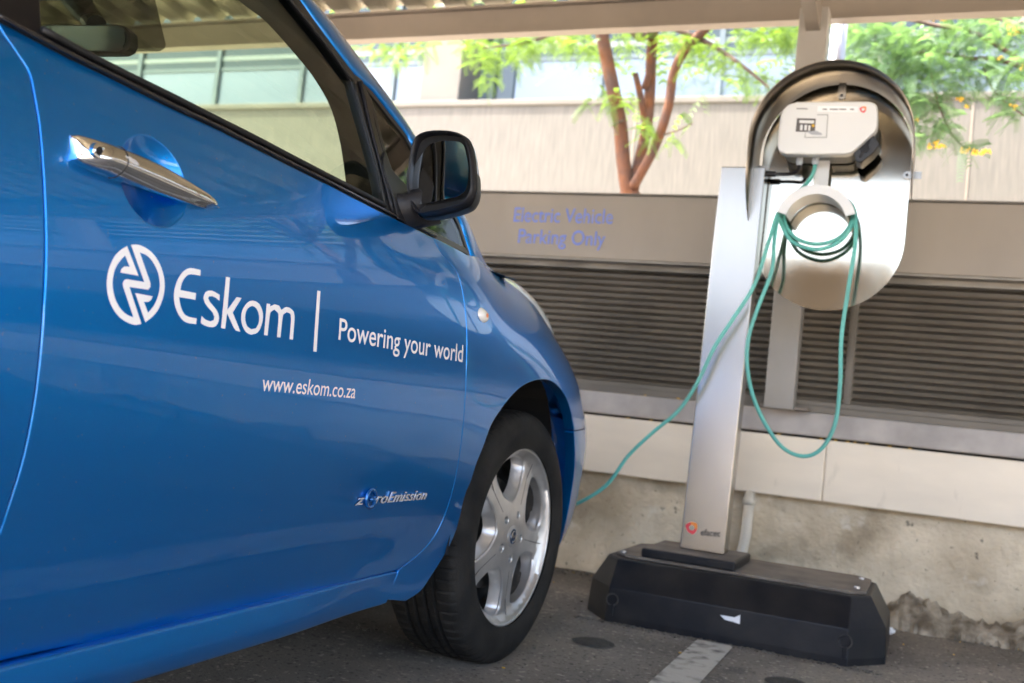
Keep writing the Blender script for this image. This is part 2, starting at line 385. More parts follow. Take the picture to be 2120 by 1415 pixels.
divs = [-.295+1.62*k for k in range(-5, 7)]
for i in range(len(divs)-1):
    a, b = divs[i]+.014, divs[i+1]-.014; mb = MB(); n = 17; z0 = .782; dz = (zl1-z0)/n
    for q in range(n):
        z = z0+q*dz+random.uniform(-.0012, .0012); e1, e2 = random.uniform(-.003, .003), random.uniform(-.003, .003)
        mb.add([(a, 4.108+e1, z), (b, 4.108+e2, z), (b, 4.102+e2, z+dz*.45), (a, 4.102+e1, z+dz*.45), (b, 4.138, z+dz*.98), (a, 4.138, z+dz*.98)], [(0, 1, 2, 3), (3, 2, 4, 5)])
    mb.box((a, 4.14, z0), (b, 4.16, zl1)); mb.build('louvre_panel', M_louv, wall)
for d in divs[1:-1]:
    mb = MB(); mb.box((d-.014, 4.085, .782), (d+.014, 4.13, zl1), .002); mb.box((d-.004, 4.075, .782), (d+.004, 4.0852, zl1)); mb.build('louvre_mullion', M_louv, wall)
mb = MB(); mb.box((XA, 4.06, zl1), (XB, 4.2, zl1+.022), .002); mb.box((XA, 4.03, zl1+.0225), (XB, 4.2, zl1+.04), .002); mb.box((XA, 3.985, zz(1.283, 3.985)), (XB, 4.03, zz(1.290, 3.985)))
mb.build('top_rail', mat('pale_rail', (0.36, 0.33, 0.28), .6, var=.4, vscale=6), wall)
zb0, zb1 = zz(1.2915, 4.0), zz(1.563, 4.0)
mb = MB(); mb.box((XA, 4.0, zb0), (XB, 4.28, zb1), .004); beam = mb.build('capping_beam', M_beam, wall)
mb = MB(); mb.box((XA, 3.99, zb1), (XB, 4.29, zb1+.008)); mb.build('beam_flashing', mat('flashing', (0.13, 0.115, 0.095), .6), wall)

def font_mesh(txt, extrude=0.0, bevel=0.0, res=6, spacing=1.0, shear=0.0, bold=0.0):
    cu = bpy.data.curves.new('t', 'FONT'); cu.body = txt; cu.extrude = extrude; cu.bevel_depth = bevel; cu.resolution_u = res
    cu.space_character = spacing; cu.shear = shear; cu.offset = bold
    o = bpy.data.objects.new('t', cu); COL.objects.link(o); dg = bpy.context.evaluated_depsgraph_get(); dg.update()
    me = bpy.data.meshes.new_from_object(o.evaluated_get(dg)); COL.objects.unlink(o); bpy.data.objects.remove(o); bpy.data.curves.remove(cu)
    me.materials.clear(); return me
CAP = 0.729
def wall_text(txt, y, xl, xr, zl, zr, cap, m, parent, name='lettering', bold=0.0, ext=0.0):
    me = font_mesh(txt, bold=bold); xs = [v.co.x for v in me.vertices]; a, b = min(xs), max(xs)
    for v in me.vertices:
        u = (v.co.x-a)/(b-a); v.co = Vector((xl+u*(xr-xl), y, zl+u*(zr-zl)+v.co.y/CAP*cap))
    return link(name, me, m, parent, False)
def broken_edge():
    mb = MB(); nx, ny = 260, 8; vs = []; x0, x1 = -.12, 3.2; rng = np.random.RandomState(3)
    h = np.convolve(rng.rand(nx+41), np.ones(12)/12, 'same')[20:nx+21]; h = (h-h.min())/(h.max()-h.min()); g = rng.rand(nx+1)
    for j in range(ny+1):
        t = j/ny
        for i in range(nx+1):
            z = (.035+.10*h[i]+.02*g[i])*(t**.45)*(.9+.2*rng.rand()); vs.append((x0+(x1-x0)*i/nx+rng.uniform(-.004, .004), 3.915+.03*(g[i]-.5)+.135*t, z-.012*(1-t)-.004))
    mb.add(vs, [(j*(nx+1)+i, j*(nx+1)+i+1, (j+1)*(nx+1)+i+1, (j+1)*(nx+1)+i) for j in range(ny) for i in range(nx)]); return mb
autosmooth(broken_edge().build('broken_footing', mat('rubble', (.42, .36, .27), .95, col2=(.13, .10, .065), vscale=16, bump=1.0, bscale=70), wall, label='crumbling rough footing'), 40)
p0 = onY(1063, 459, 3.998); p1 = onY(1268, 461, 3.998)
wall_text('Electric Vehicle', 3.998, p0[0], p1[0], p0[2], p0[2]+.004, .066, M_bluepaint, beam, bold=.004)
p0 = onY(1072, 503, 3.998); p1 = onY(1252, 505, 3.998)
wall_text('Parking Only', 3.998, p0[0], p1[0], p0[2], p0[2]+.002, .064, M_bluepaint, beam, bold=.004)
# ================================================================== CANOPY
M_steel = mat('taupe_steel', (0.215, 0.178, 0.14), 0.5, var=.15, vscale=4)
M_sheet = mat('roof_sheet', (0.30, 0.265, 0.19), 0.45, 0.1, var=.2, vscale=2)
canopy = empty('parking_canopy', (-.52, 4.0, 0), label='steel parking canopy with brown beams and ribbed roof sheets overhead', cat='canopy')
def roofz(y): return 2.43+(4.1-y)*.13
def roof():
    mb = MB(); prof = []; x = XA
    while x < XB:
        prof += [(x, .0), (x+.105, .0), (x+.125, .036), (x+.18, .036)]; x += .20
    ys = [4.10, 3, 1, -.4, -1.6]; vs = []
    for y in ys: vs += [(a, y, roofz(y)+b) for a, b in prof]
    for y in ys: vs += [(a, y, roofz(y)+b+.002) for a, b in prof]
    n = len(prof); q = n*len(ys)
    fs = [(j*n+i, j*n+i+1, (j+1)*n+i+1, (j+1)*n+i) for j in range(len(ys)-1) for i in range(n-1)]
    mb.add(vs, fs+[tuple(q+t for t in f) for f in fs]); return mb
roof().build('roof_sheet', M_sheet, canopy)
zr0, zr1 = zz(2.283, 4.05), 2.40
mb = MB(); mb.box((XA, 4.05, zr0), (XB, 4.062, zr1)); mb.box((XA, 4.02, zr0-.004), (XB, 4.085, zr0+.008), .001); mb.box((XA, 4.02, zr1), (XB, 4.085, zr1+.012), .001)
mb.build('edge_beam', M_steel, canopy)
mb = MB(); mb.box((XA, -1.66, roofz(-1.6)-.40), (XB, -1.6, roofz(-1.6)+.06), .003); mb.build('added_fascia', M_steel, canopy)  # unseen deep board, added so the back plate reflects a brown upper zone
for yy in (2.2, .4):
    mb = MB(); mb.box((XA, yy-.03, roofz(yy)-.11), (XB, yy+.03, roofz(yy)-.008), .003); mb.build('purlin', M_steel, canopy)
colx = [-.52-5.4, -.52, -.52+5.4]
for cx in colx:
    M_col = MATS.get('column_steel') or mat('column_steel', (0.31, 0.285, 0.25), 0.45, var=.15, vscale=5)
    mb = MB(); mb.box((cx-.056, 3.90, .735), (cx+.052, 3.984, zr0-.004), .004); mb.build('column', M_col, canopy)
    mb = MB(); mb.box((cx-.062, 3.985, .735), (cx+.075, 4.05, .745)); mb.box((cx-.075, 3.94, .7375), (cx+.1, 4.05, .75), .002); mb.build('base_plate', M_steel, canopy)
    a = Vector((cx, 3.97, 2.21)); b = Vector((cx, -3.1, roofz(-3.1)-.26)); d = (b-a)
    mb = MB(); w_ = .026
    mb.add([(cx-w_, 3.97, 2.175), (cx+w_, 3.97, 2.175), (cx+w_, 3.97, 2.27), (cx-w_, 3.97, 2.27), (cx-w_, -1.6, 2.93), (cx+w_, -1.6, 2.93), (cx+w_, -1.6, 3.03), (cx-w_, -1.6, 3.03)],
           [(0, 1, 2, 3), (7, 6, 5, 4), (0, 4, 5, 1), (1, 5, 6, 2), (2, 6, 7, 3), (3, 7, 4, 0)]); mb.build('rafter', M_steel, canopy)
mb = MB(); mb.tube([(-.455, 4.19, 1.6), (-.455, 4.19, 2.42)], .032, 16)
link('downpipe', mb.mesh(), mat('zinc_pipe', (0.36, 0.38, 0.42), .4, .3), None, True, label='pale grey round downpipe standing just right of the canopy column', cat='pipe')
# drain pipe under the cladding
mb = MB(); mb.tube([(-.612, 4.005, .42), (-.612, 4.005, .25), (-.622, 4.0, .16), (-.64, 3.985, .06)], .0205, 14); mb.tube([(-.612, 4.005, .36), (-.612, 4.005, .385)], .025, 14)
link('drain_pipe', mb.mesh(), mat('cream_pvc', (0.6, 0.55, 0.45), .35, bump=.3), None, True, label='short cream drain pipe on the concrete wall behind the charger base', cat='pipe')
# ================================================================== OFFICE BUILDING
M_rib = mat('ribbed_concrete', (0.110, 0.101, 0.087), 0.9, col2=(0.084, 0.078, 0.068), vscale=5, stretch=(8, 1, .6), bump=.15, bscale=20)
M_fair = mat('pale_concrete', (0.108, 0.099, 0.084), 0.8, var=.15, vscale=2)
M_lite = mat('pale_pane', (0.11, 0.14, 0.16), 0.08, 0.0, coat=1.0)
M_darkp = mat('dark_pane', (0.03, 0.045, 0.042), 0.06, 0.0)
M_fr = mat('window_frame', (0.10, 0.13, 0.135), .5)
M_blind = mat('blind_slats', (0.22, 0.25, 0.23), .6)
bl = empty('office_building', (-3, 10, 0), label='pale concrete office block with ribbed parapet and blue window band', cat='building')
zp = 3.945; BXA, BXB = -26.0, 22.0
def parapet():
    mb = MB(); n = 1200; vs = []; dx = (BXB-BXA)/n
    for i in range(n+1):
        for z in (0, zp-.07): vs.append((BXA+dx*i, 10.0+(.0 if i % 2 else 0), z))
    mb.add(vs, [(2*i, 2*i+2, 2*i+3, 2*i+1) for i in range(n)]); mb.box((BXA, 10.014, 0), (BXB, 10.30, zp-.07)); return mb
parapet().build('parapet', M_rib, bl)
mb = MB(); mb.box((BXA, 9.98, zp-.07), (BXB, 10.32, zp), .01); mb.build('coping', M_fair, bl)
for k in range(-8, 7):
    mb = MB(); mb.box((.15+k*3.2, 9.994, 0), (.165+k*3.2, 9.9995, zp-.075)); mb.build('wall_joint', M_steel, bl)
mb = MB(); mb.box((BXA, 10.3, 5.75), (BXB, 11.2, 6.9)); mb.box((BXA, 11.6, 0), (BXB, 14, 7)); mb.box((BXA, 10.3, zp-.9), (BXB, 11.6, zp-.12)); mb.build('wall', M_fair, bl)
PIL = [-5.40+6.95*k for k in range(-3, 4)]
for cx in PIL:
    mb = MB(); mb.box((cx-.25, 10.05, zp-.1), (cx+.25, 10.56, 5.75), .01); mb.build('pillar', M_fair, bl)
zt = 4.585; wx = [-5.0+1.33*k for k in range(-15, 19)]
for i in range(len(wx)-1):
    a, b = wx[i], wx[i+1]
    mb = MB(); mb.box((a+.03, 10.60, zp-.1), (b-.03, 10.62, zt)); wn = mb.build('window', M_lite, bl)
    mb = MB(); mb.box((a-.03, 10.56, zp-.1), (a+.03, 10.66, 5.75)); mb.box((a+.03, 10.585, zt), (b-.03, 10.63, zt+.05)); mb.build('frame', M_fr, wn)
    mb = MB(); mb.box((a+.03, 10.60, zt+.05), (b-.03, 10.61, 5.75)); mb.build('dark_pane', M_darkp, wn)
    mb = MB()
    for q in range(7): mb.box((a+.03, 10.592, zt+.14+q*.16), (b-.03, 10.598, zt+.20+q*.16))
    mb.build('blind', M_blind, wn)
mb = MB(); mb.box((-4.96, 10.565, zp), (-4.72, 10.595, 5.6)); mb.build('service_door', M_darkp, bl)
rb = empty('reflected_block', (0, -15, 0), label='unseen tan blocks added behind the camera for the back plate to reflect', cat='building')  # blocks added out of view to darken the back plate's reflection
mb = MB(); mb.box((-14, -19, 0), (-1.1, -15, 4.1)); mb.box((1.6, -19, 0), (16, -15, 3.2)); mb.build('wall', mat('tan_render', (.11, .085, .06), .8, var=.2, vscale=.6), rb)
mb = MB(); mb.box((-14.3, -19.3, 4.1), (-.9, -14.6, 4.3)); mb.build('roof', M_steel, rb)
# ================================================================== TREES
M_bark = mat('orange_bark', (0.115, 0.036, 0.007), 0.9, col2=(0.06, 0.028, 0.018), vscale=9, bump=.8, bscale=30)
M_bark2 = mat('dark_bark', (0.09, 0.055, 0.035), 0.9, var=.4, vscale=15, bump=.6)
def leafmat(name, c, c2):
    m = mat(name, c, .55, col2=c2, vscale=3.0, vlo=.3, vhi=.7, space='Object'); n = m.node_tree; b = n.nodes['Principled BSDF']
    o = n.nodes['Material Output']; t = n.nodes.new('ShaderNodeBsdfTranslucent'); t.inputs[0].default_value = (c[0]*3.2, c[1]*2.6, c[2]*1.6, 1)
    x = n.nodes.new('ShaderNodeMixShader'); x.inputs[0].default_value = .4; n.links.new(b.outputs[0], x.inputs[1]); n.links.new(t.outputs[0], x.inputs[2]); n.links.new(x.outputs[0], o.inputs[0]); return m
M_leafy = leafmat('young_leaf', (0.062, 0.125, 0.02), (0.042, 0.095, 0.016))
M_leafg = leafmat('green_leaf', (0.052, 0.115, 0.05), (0.024, 0.062, 0.028))
M_flow = mat('yellow_flower', (0.75, 0.42, 0.02), .6)
def leaf(mb, p, L, d=None, k=12, wl=.062):
    d = Vector(d) if d else Vector((random.gauss(0, 1), random.gauss(0, 1), random.gauss(-.25, .7)))
    d.normalize(); side = d.cross(Vector((random.gauss(0, .5), random.gauss(0, .5), 1))).normalized(); up = side.cross(d)
    for i in range(k):
        t = (i+.6)/k; c = Vector(p)+d*L*t-Vector((0, 0, 1))*L*.35*t*t; ln = L*wl*3.2*(1-.6*abs(t-.4)); wd = L/k*.36
        for s in (-1, 1):
            e = (side*s+d*.35-up*.15).normalized()*ln
            mb.add([c-d*wd, c+d*wd*.3, c+e+d*wd*.8, c+e-d*wd*.4], [(0, 1, 2, 3)])
def blobs(mb, L, y0, dy, per, Ln):
    for (px, py, rx, ry) in L:
        n = int(per*rx*ry/1000)+1
        for _ in range(n):
            a = random.uniform(0, 6.28); r = math.sqrt(random.random()); q = onY(px+rx*r*math.cos(a), py+ry*r*math.sin(a), y0+random.uniform(-dy, dy))
            leaf(mb, q, Ln*random.uniform(.6, 1.2))
def br(mb, pts, y, r0, r1, n=8):
    P = cr([tuple(onY(a, b, y+dd)) for a, b, dd in pts], .05); k = len(P); mb.tube(P, [r0+(r1-r0)*i/(k-1) for i in range(k)], n)
T1 = empty('flowering_tree', (-2.0, 6.5, 0), label='multi-stemmed tree with orange-brown bark and bright yellow-green leaves behind the wall', cat='tree')
mb = MB(); Y1 = 6.5
base = Vector(onY(1305, 400, Y1)); base0 = (base.x+.10, Y1, 0)
mb.tube(cr([base0, (base.x+.05, Y1, 1.0), (base.x, Y1, base.z)], .1), .07, 12)
br(mb, [(1303, 420, 0), (1290, 330, -.02), (1284, 260, -.05), (1268, 180, -.1), (1247, 75, -.15), (1225, -60, -.3)], Y1, .052, .042)
br(mb, [(1308, 410, 0), (1322, 340, .05), (1338, 270, .1), (1345, 200, .12), (1348, 120, .12), (1352, 60, .1), (1350, -80, .1)], Y1, .040, .036)
br(mb, [(1335, 250, .1), (1326, 200, .05), (1315, 152, 0)], Y1, .026, .02)
br(mb, [(1335, 185, .1), (1345, 150, .05), (1344, 110, 0)], Y1, .03, .022)
br(mb, [(1306, 395, 0), (1335, 345, -.1), (1362, 290, -.1), (1384, 220, -.12), (1395, 150, -.15), (1425, 95, -.2), (1470, 50, -.25), (1540, -40, -.3)], Y1, .034, .028)
autosmooth(mb.build('trunk', M_bark, T1), 60)
mb = MB()
br(mb, [(1400, 60, -.2), (1470, 92, -.2), (1535, 135, -.3), (1592, 182, -.3)], Y1, .02, .008, 6)
br(mb, [(1290, 250, -.1), (1268, 262, -.2), (1278, 280, -.2)], Y1, .008, .004, 5); br(mb, [(1370, 280, -.1), (1405, 270, -.2), (1435, 255, -.2)], Y1, .008, .004, 5)
br(mb, [(1240, 60, -.1), (1160, 70, -.2), (1080, 90, -.3), (1000, 100, -.3)], Y1, .015, .006, 6)
for _ in range(26):
    a = random.uniform(0, 6.28); r = random.uniform(.8, 2.2); st = Vector((-2.0, 6.5, 3.2)); en = Vector((-2.0+r*math.cos(a), 6.5+abs(r*math.sin(a))*.9-.3, 3.9+random.uniform(-.2, 1.6)))
    mb.tube([st, (st+en)/2+Vector((0, 0, .25)), en], [.03, .018, .007], 5)
autosmooth(mb.build('branch', M_bark2, T1), 60)
mb = MB()
blobs(mb, [(985, 95, 35, 20), (1015, 115, 30, 30), (1010, 160, 18, 18), (1070, 92, 45, 26), (1075, 115, 25, 22), (1130, 85, 50, 18), (1190, 85, 45, 22), (1225, 110, 20, 18), (1275, 207, 26, 16), (1262, 200, 12, 10), (1337, 275, 20, 16), (1345, 250, 12, 10),
           (1385, 285, 14, 9), (1300, 80, 25, 18), (1400, 80, 35, 18), (1440, 85, 30, 20), (1475, 110, 24, 18), (1510, 130, 22, 14), (1545, 160, 24, 14), (1575, 180, 18, 12), (1545, 70, 35, 18), (1600, 75, 45, 20), (1645, 72, 40, 22),
           (835, 100, 40, 12), (822, 118, 18, 16), (770, 95, 40, 8), (870, 98, 30, 10), (1210, 215, 8, 5), (1428, 140, 12, 10), (1430, 255, 8, 6)], Y1-.1, .25, 80, .12)
for _ in range(1500):
    a = random.uniform(0, 6.28); r = 2.6*random.random()**.5
    leaf(mb, (-2.0+r*math.cos(a)*1.1, 6.7+r*math.sin(a)*.8, 4.0+random.uniform(-.35, 1.6)+.3*math.sin(3*a)), .26, k=6)
mb.build('crown', M_leafy, T1)
T2 = empty('thorn_tree', (1.7, 6.2, 0), label='feathery green tree with small yellow flowers hanging over the wall at right', cat='tree')
Y2 = 5.4; mb = MB()
mb.tube(cr([(1.7, 6.2, 0), (1.66, 6.2, 1.4), (1.5, 6.1, 2.4)], .2), .11, 12)
mb.tube(cr([(1.5, 6.1, 2.4), (1.0, 5.8, 2.9), (.5, 5.5, 2.95), tuple(onY(2120, 60, Y2))], .1), .045, 8)
mb.tube(cr([(1.5, 6.1, 2.4), (1.9, 6.6, 3.3), (2.3, 6.9, 4.2)], .1), .06, 8)
autosmooth(mb.build('trunk', M_bark2, T2), 60)
mb = MB()
br(mb, [(2120, 60, 0), (2030, 30, .0), (1940, 10, 0), (1850, 34, 0)], Y2, .02, .012, 6)
br(mb, [(1850, 34, 0), (1905, 45, -.1), (1935, 53, -.1), (2000, 62, -.1), (2060, 92, 0), (2120, 130, 0)], Y2, .010, .012, 6)
br(mb, [(1838, 128, 0), (1880, 112, 0), (1920, 108, 0), (1965, 113, 0), (2010, 122, 0), (2050, 122, 0), (2120, 138, 0)], Y2, .007, .014, 6)
br(mb, [(1812, 90, 0), (1830, 96, 0), (1838, 130, 0)], Y2, .010, .006, 6); br(mb, [(1850, 34, 0), (1812, 60, 0), (1812, 90, 0)], Y2, .010, .008, 6)
br(mb, [(2036, 140, 0), (2055, 185, 0), (2085, 215, 0), (2120, 240, 0)], Y2, .006, .004, 6)
br(mb, [(1925, 110, 0), (1928, 160, 0), (1948, 230, 0), (1975, 285, 0), (2000, 310, 0)], Y2, .007, .003, 6)
br(mb, [(1838, 130, 0), (1862, 150, 0), (1880, 180, 0), (1892, 230, 0), (1900, 270, 0), (1912, 300, 0)], Y2, .005, .003, 6)
autosmooth(mb.build('branch', M_bark2, T2), 60)
mb = MB()
for _ in range(20):
    a = random.uniform(0, 6.28); r = random.uniform(.8, 2.); st = Vector((1.8, 6.4, 3.0)); en = Vector((1.8+r*math.cos(a), 6.5+r*math.sin(a)*.6, 3.6+random.uniform(-.2, 1.4)))
    mb.tube([st, (st+en)/2+Vector((0, 0, .25)), en], [.03, .018, .007], 5)
autosmooth(mb.build('branch', M_bark2, T2), 60)
mb = MB()
blobs(mb, [(1775, 65, 28, 22), (1770, 95, 22, 26), (1810, 75, 40, 26), (1790, 130, 36, 26), (1860, 75, 45, 26), (1880, 115, 45, 28), (1930, 85, 40, 26), (1990, 80, 50, 20), (1980, 45, 45, 14), (2050, 60, 40, 24), (2100, 50, 30, 20), (1840, 160, 45, 26),
           (1900, 165, 46, 30), (1960, 135, 40, 22), (2020, 130, 46, 16), (2080, 145, 40, 18), (2110, 165, 20, 20), (1870, 205, 35, 24), (1920, 215, 32, 24), (1960, 185, 20, 18), (1990, 165, 20, 16), (1950, 255, 20, 24), (1965, 280, 16, 14),
           (1905, 265, 14, 16), (1905, 290, 12, 14), (2065, 205, 18, 16), (2090, 225, 24, 12), (2105, 240, 18, 8), (1990, 308, 16, 8), (2020, 170, 8, 10), (1850, 120, 40, 30), (2118, 110, 20, 20), (1830, 195, 24, 14), (1765, 120, 12, 14)], Y2, .25, 62, .12)
for _ in range(1300):
    a = random.uniform(0, 6.28); r = 2.2*random.random()**.5
    leaf(mb, (1.9+r*math.cos(a), 6.5+r*math.sin(a)*.7, 3.75+random.uniform(-.3, 1.5)), .26, k=6)
mb.build('crown', M_leafg, T2)
mb = MB()
for (px, py, rx, ry, n) in [(1940, 303, 18, 5, 20), (2030, 315, 20, 5, 26), (2098, 63, 11, 10, 34), (1945, 38, 15, 5, 14), (1990, 205, 10, 5, 8), (1995, 312, 12, 4, 10), (1935, 298, 8, 6, 8), (2100, 222, 10, 5, 8), (1897, 250, 5, 5, 6), (2070, 122, 8, 5, 6), (2112, 140, 6, 8, 6), (1997, 218, 8, 4, 5)]:
    for _ in range(n):
        q = V(onY(px+random.uniform(-rx, rx), py+random.uniform(-ry, ry), Y2+random.uniform(-.05, .05))); s = .0055
        mb.box(q-Vector((s, s, s)), q+Vector((s, s, s)), .003)
mb.build('blossom', M_flow, T2)
# ================================================================== CHARGING STATION
M_brush = mat('brushed_steel', (0.37, 0.35, 0.315), 0.26, 1.0, var=.035, vscale=6, stretch=(160, 160, .35), rvar=.012)
M_plate = mat('polished_steel', (0.40, 0.365, 0.29), 0.08, 1.0, var=.08, vscale=4, rvar=.03)
M_hood = mat('hood_steel', (0.29, 0.25, 0.20), 0.30, 1.0, var=.08, vscale=4)
M_base = mat('black_base', (0.007, 0.008, 0.011), 0.38, spec=.22, col2=(0.022, 0.021, 0.020), vscale=9, bump=.12, bscale=300, vlo=.4, vhi=.75)
M_dusty = mat('dusty_lid', (0.20, 0.17, 0.132), 0.9, col2=(0.12, 0.10, 0.08), vscale=9, bump=.2)
M_boxw = mat('white_box', (0.68, 0.68, 0.655), 0.35)
M_grey = mat('grey_plastic', (0.22, 0.22, 0.21), 0.5)
M_blk = mat('socket_black', (0.012, 0.012, 0.013), 0.35)
M_red = mat('logo_red', (0.75, 0.04, 0.06), .4); M_org = mat('logo_orange', (0.85, 0.25, 0.03), .4); M_ink = mat('logo_ink', (0.02, 0.02, 0.022), .5)
ch = empty('charging_station', (-.55, 3.46, 0), label='stainless steel electric car charging post on a black plastic base', cat='charger')
def octa(x0, x1, y0, y1, c, cy=None):
    cy = cy or c
    return [(x0+c, y0), (x1-c, y0), (x1, y0+cy), (x1, y1-cy), (x1-c, y1), (x0+c, y1), (x0, y1-cy), (x0, y0+cy)]
def loft_base():
    mb = MB(); L = [(octa(-1.005, -.065, 3.19, 3.80, .10, .13), -.015), (octa(-1.005, -.065, 3.19, 3.80, .10, .13), .012), (octa(-1.0, -.07, 3.195, 3.795, .10, .13), .098), (octa(-.955, -.118, 3.262, 3.735, .055, .07), .180), (octa(-.95, -.122, 3.268, 3.73, .055, .07), .184)]
    vs = []; fs = []
    for P, z in L: vs += [(a, b, z) for a, b in P]
    for j in range(4): fs += [(j*8+i, j*8+(i+1) % 8, j*8+8+(i+1) % 8, j*8+8+i) for i in range(8)]
    fs += [tuple(range(8))[::-1], tuple(32+i for i in range(8))]; mb.add(vs, fs); return mb
o = loft_base().build('base', M_base, ch)
mb = MB()
P = octa(-.93, -.135, 3.30, 3.70, .045); mb.prism(P, 'z', .1845, .194); lid = mb.build('lid', M_dusty, ch)
b_ = lid.modifiers.new('b', 'BEVEL'); b_.width = .002; b_.segments = 2
b_ = o.modifiers.new('b', 'BEVEL'); b_.width = .003; b_.segments = 2
for (bx, by) in ((-.905, 3.34), (-.165, 3.38), (-.165, 3.62)):
    mb = MB(); mb.tube([(bx, by, .194), (bx, by, .200)], .009, 12); mb.build('screw', M_badge, lid)
mb = MB(); mb.box((-.835, 3.295, .1945), (-.528, 3.60, .224), .006); mb.build('foot_plate', M_base, ch)
mb = MB(); mb.box((-.828, 3.302, .2243), (-.535, 3.593, .2258)); mb.build('foot_plate_dust', M_dusty, ch)
M_plug = mat('plug_grey', (0.05, 0.048, 0.045), .6)
for qx in (-.885, -.175):   # moulded round plugs on the front
    mb = MB(); mb.tube([(qx, 3.198, .062), (qx, 3.187, .062)], [.018, .016], 20); mb.build('plug', M_base, o); mb = MB(); mb.tube([(qx+.019*math.cos(a), 3.188, .062+.019*math.sin(a)) for a in np.linspace(0, 2*math.pi, 29)], .0016, 6, caps=False); mb.build('plug_ring', M_plug, o)
    mb = MB(); mb.box((qx-.006, 3.186, .012), (qx+.006, 3.1935, .046), .001); mb.build('plug_slot', M_base, o)
mb = MB(); q = [onY(1490, 1274, 3.188), onY(1520, 1279, 3.188), onY(1532, 1274, 3.188), onY(1531, 1293, 3.188), onY(1519, 1289, 3.188), onY(1500, 1284, 3.188)]
mb.add([(a[0], 3.1925, a[2]) for a in q]+[(a[0], 3.1965, a[2]) for a in q], [tuple(range(6)), tuple(range(11, 5, -1))]); mb.build('torn_sticker', M_white, o)
# post (leans very slightly)
mb = MB(); zs = [.2262, 1.53]; lean = .0175
def px_(z): return (z-.22)/1.31*lean
vs = [(x+px_(z), y, z) for z in zs for (x, y) in ((-.737, 3.42), (-.588, 3.42), (-.588, 3.50), (-.737, 3.50))]
mb.add(vs, [(0, 1, 2, 3), (7, 6, 5, 4)]+[(i, (i+1) % 4, 4+(i+1) % 4, 4+i) for i in range(4)])
post = mb.build('post', M_brush, ch); b_ = post.modifiers.new('b', 'BEVEL'); b_.width = .004; b_.segments = 3
def ring_logo(cx, cz, y, s, parent, nm='logo'):
    for k, (m, nme) in enumerate(((M_red, 'emblem'), (M_org, 'emblem_tip'))):
        mb = MB(); n = 36; rng = range(0, n) if k == 0 else range(1, 13); vs = []; fs = []
        def R(a): return s*(1+.16*max(0, math.cos(1.5*(a-math.radians(100))))**6*0+.20*abs(math.cos(1.5*(a-math.radians(45))))**8)
        for i in (list(range(n+1)) if k == 0 else list(range(0, 13))):
            a = math.radians(i*10-10); r = R(a); vs += [(cx+r*math.cos(a), y-.0004*k, cz+r*math.sin(a)), (cx+.56*s*math.cos(a), y-.0004*k, cz+.56*s*math.sin(a))]
        for i in range(len(vs)//2-1): fs.append((2*i, 2*i+2, 2*i+3, 2*i+1))
        mb.add(vs, fs); mb.build(nme, m, parent)
lc = onY(1432, 1093, 3.4185); ring_logo(lc[0], lc[2], 3.4188, .018, post)
a0 = onY(1450, 1107, 3.4185); a1 = onY(1491, 1111, 3.4185); wall_text('efacec', 3.4188, a0[0], a1[0], a0[2]-.002, a1[2]-.001, .022, M_ink, post, bold=.02)
# back plate
PC = (-.357, 1.605, .232)
def capsule(cx, zt_, r, zb, n=28):
    return [(cx+r*math.cos(a), zt_+r*math.sin(a)) for a in np.linspace(0, math.pi, n)]+[(cx+r*math.cos(a), zb+r*math.sin(a)) for a in np.linspace(math.pi, 2*math.pi, n)]
mb = MB(); mb.prism(capsule(-.3575, 1.60, .241, 1.309), 'y', 3.515, 3.518); plate = mb.build('back_plate', M_plate, ch)
mb = MB(); mb.box((-.575, 3.5195, 1.32), (-.45, 3.54, 1.50), .002); mb.box((-.60, 3.501, 1.33), (-.576, 3.54, 1.49), .002); mb.build('bracket', M_hood, ch)
# hood: curved sheet
def hood():
    mb = MB(); n = 64; cx, cz, r = -.3595, 1.594, .251; vs = []
    path = []
    zl, zr = 1.325, 1.45
    for i in range(8): path.append((cx-r, zl+(cz-zl)*i/8, 0))
    for i in range(n+1): a = math.pi-math.pi*i/n; path.append((cx+r*math.cos(a), cz+r*math.sin(a), 0))
    for i in range(1, 6): path.append((cx+r, cz-(cz-zr)*i/5, 0))
    k = len(path)
    for j, (x, z, _) in enumerate(path):
        # front edge sweeps back toward the lower ends
        t = 0
        if z < cz-.06 and x < cx: t = min(1, ((cz-.06)-z)/(cz-.06-zl))
        if z < cz-.06 and x > cx: t = min(1, ((cz-.06)-z)/(cz-.06-zr))
        yf = 3.29+.16*t**2.2
        vs += [(x, yf, z), (x, 3.40 if yf < 3.40 else yf+.005, z), (x, 3.535, z)]
    fs = []
    for j in range(k-1):
        for c in range(2): fs.append((j*3+c, j*3+3+c, j*3+4+c, j*3+1+c))
    mb.add(vs, fs); me = mb.mesh(); return me
hd = link('hood', hood(), M_hood, ch, True); s_ = hd.modifiers.new('s', 'SOLIDIFY'); s_.thickness = .0025; s_.offset = 1
for (a, cxx, czz) in ((90, -.354, 1.80), (180, -.588, 1.545), (0, -.127, 1.53)):   # fixing tabs
    ax = math.radians(a); mb = MB(); n = 14
    ex, ez = math.cos(ax), math.sin(ax); pts = []
    for i in range(n): b = ax+math.pi/2+math.pi*i/(n-1); pts.append((cxx+.012*math.cos(b), czz+.012*math.sin(b)))
    pts += [(cxx+ex*.045-ez*-.012*-1, czz+ez*.045+ex*-.012), (cxx+ex*.045-ez*.012, czz+ez*.045+ex*.012)]
    pts[-2] = (cxx+ex*.045+ez*.012, czz+ez*.045-ex*.012)
    mb.prism(pts, 'y', 3.5075, 3.5105); tb = mb.build('fixing_tab', M_boxw if False else M_brush, hd)
    mb = MB(); mb.tube([(cxx, 3.507, czz), (cxx, 3.503, czz)], .0045, 10); mb.build('rivet', M_blk, tb)
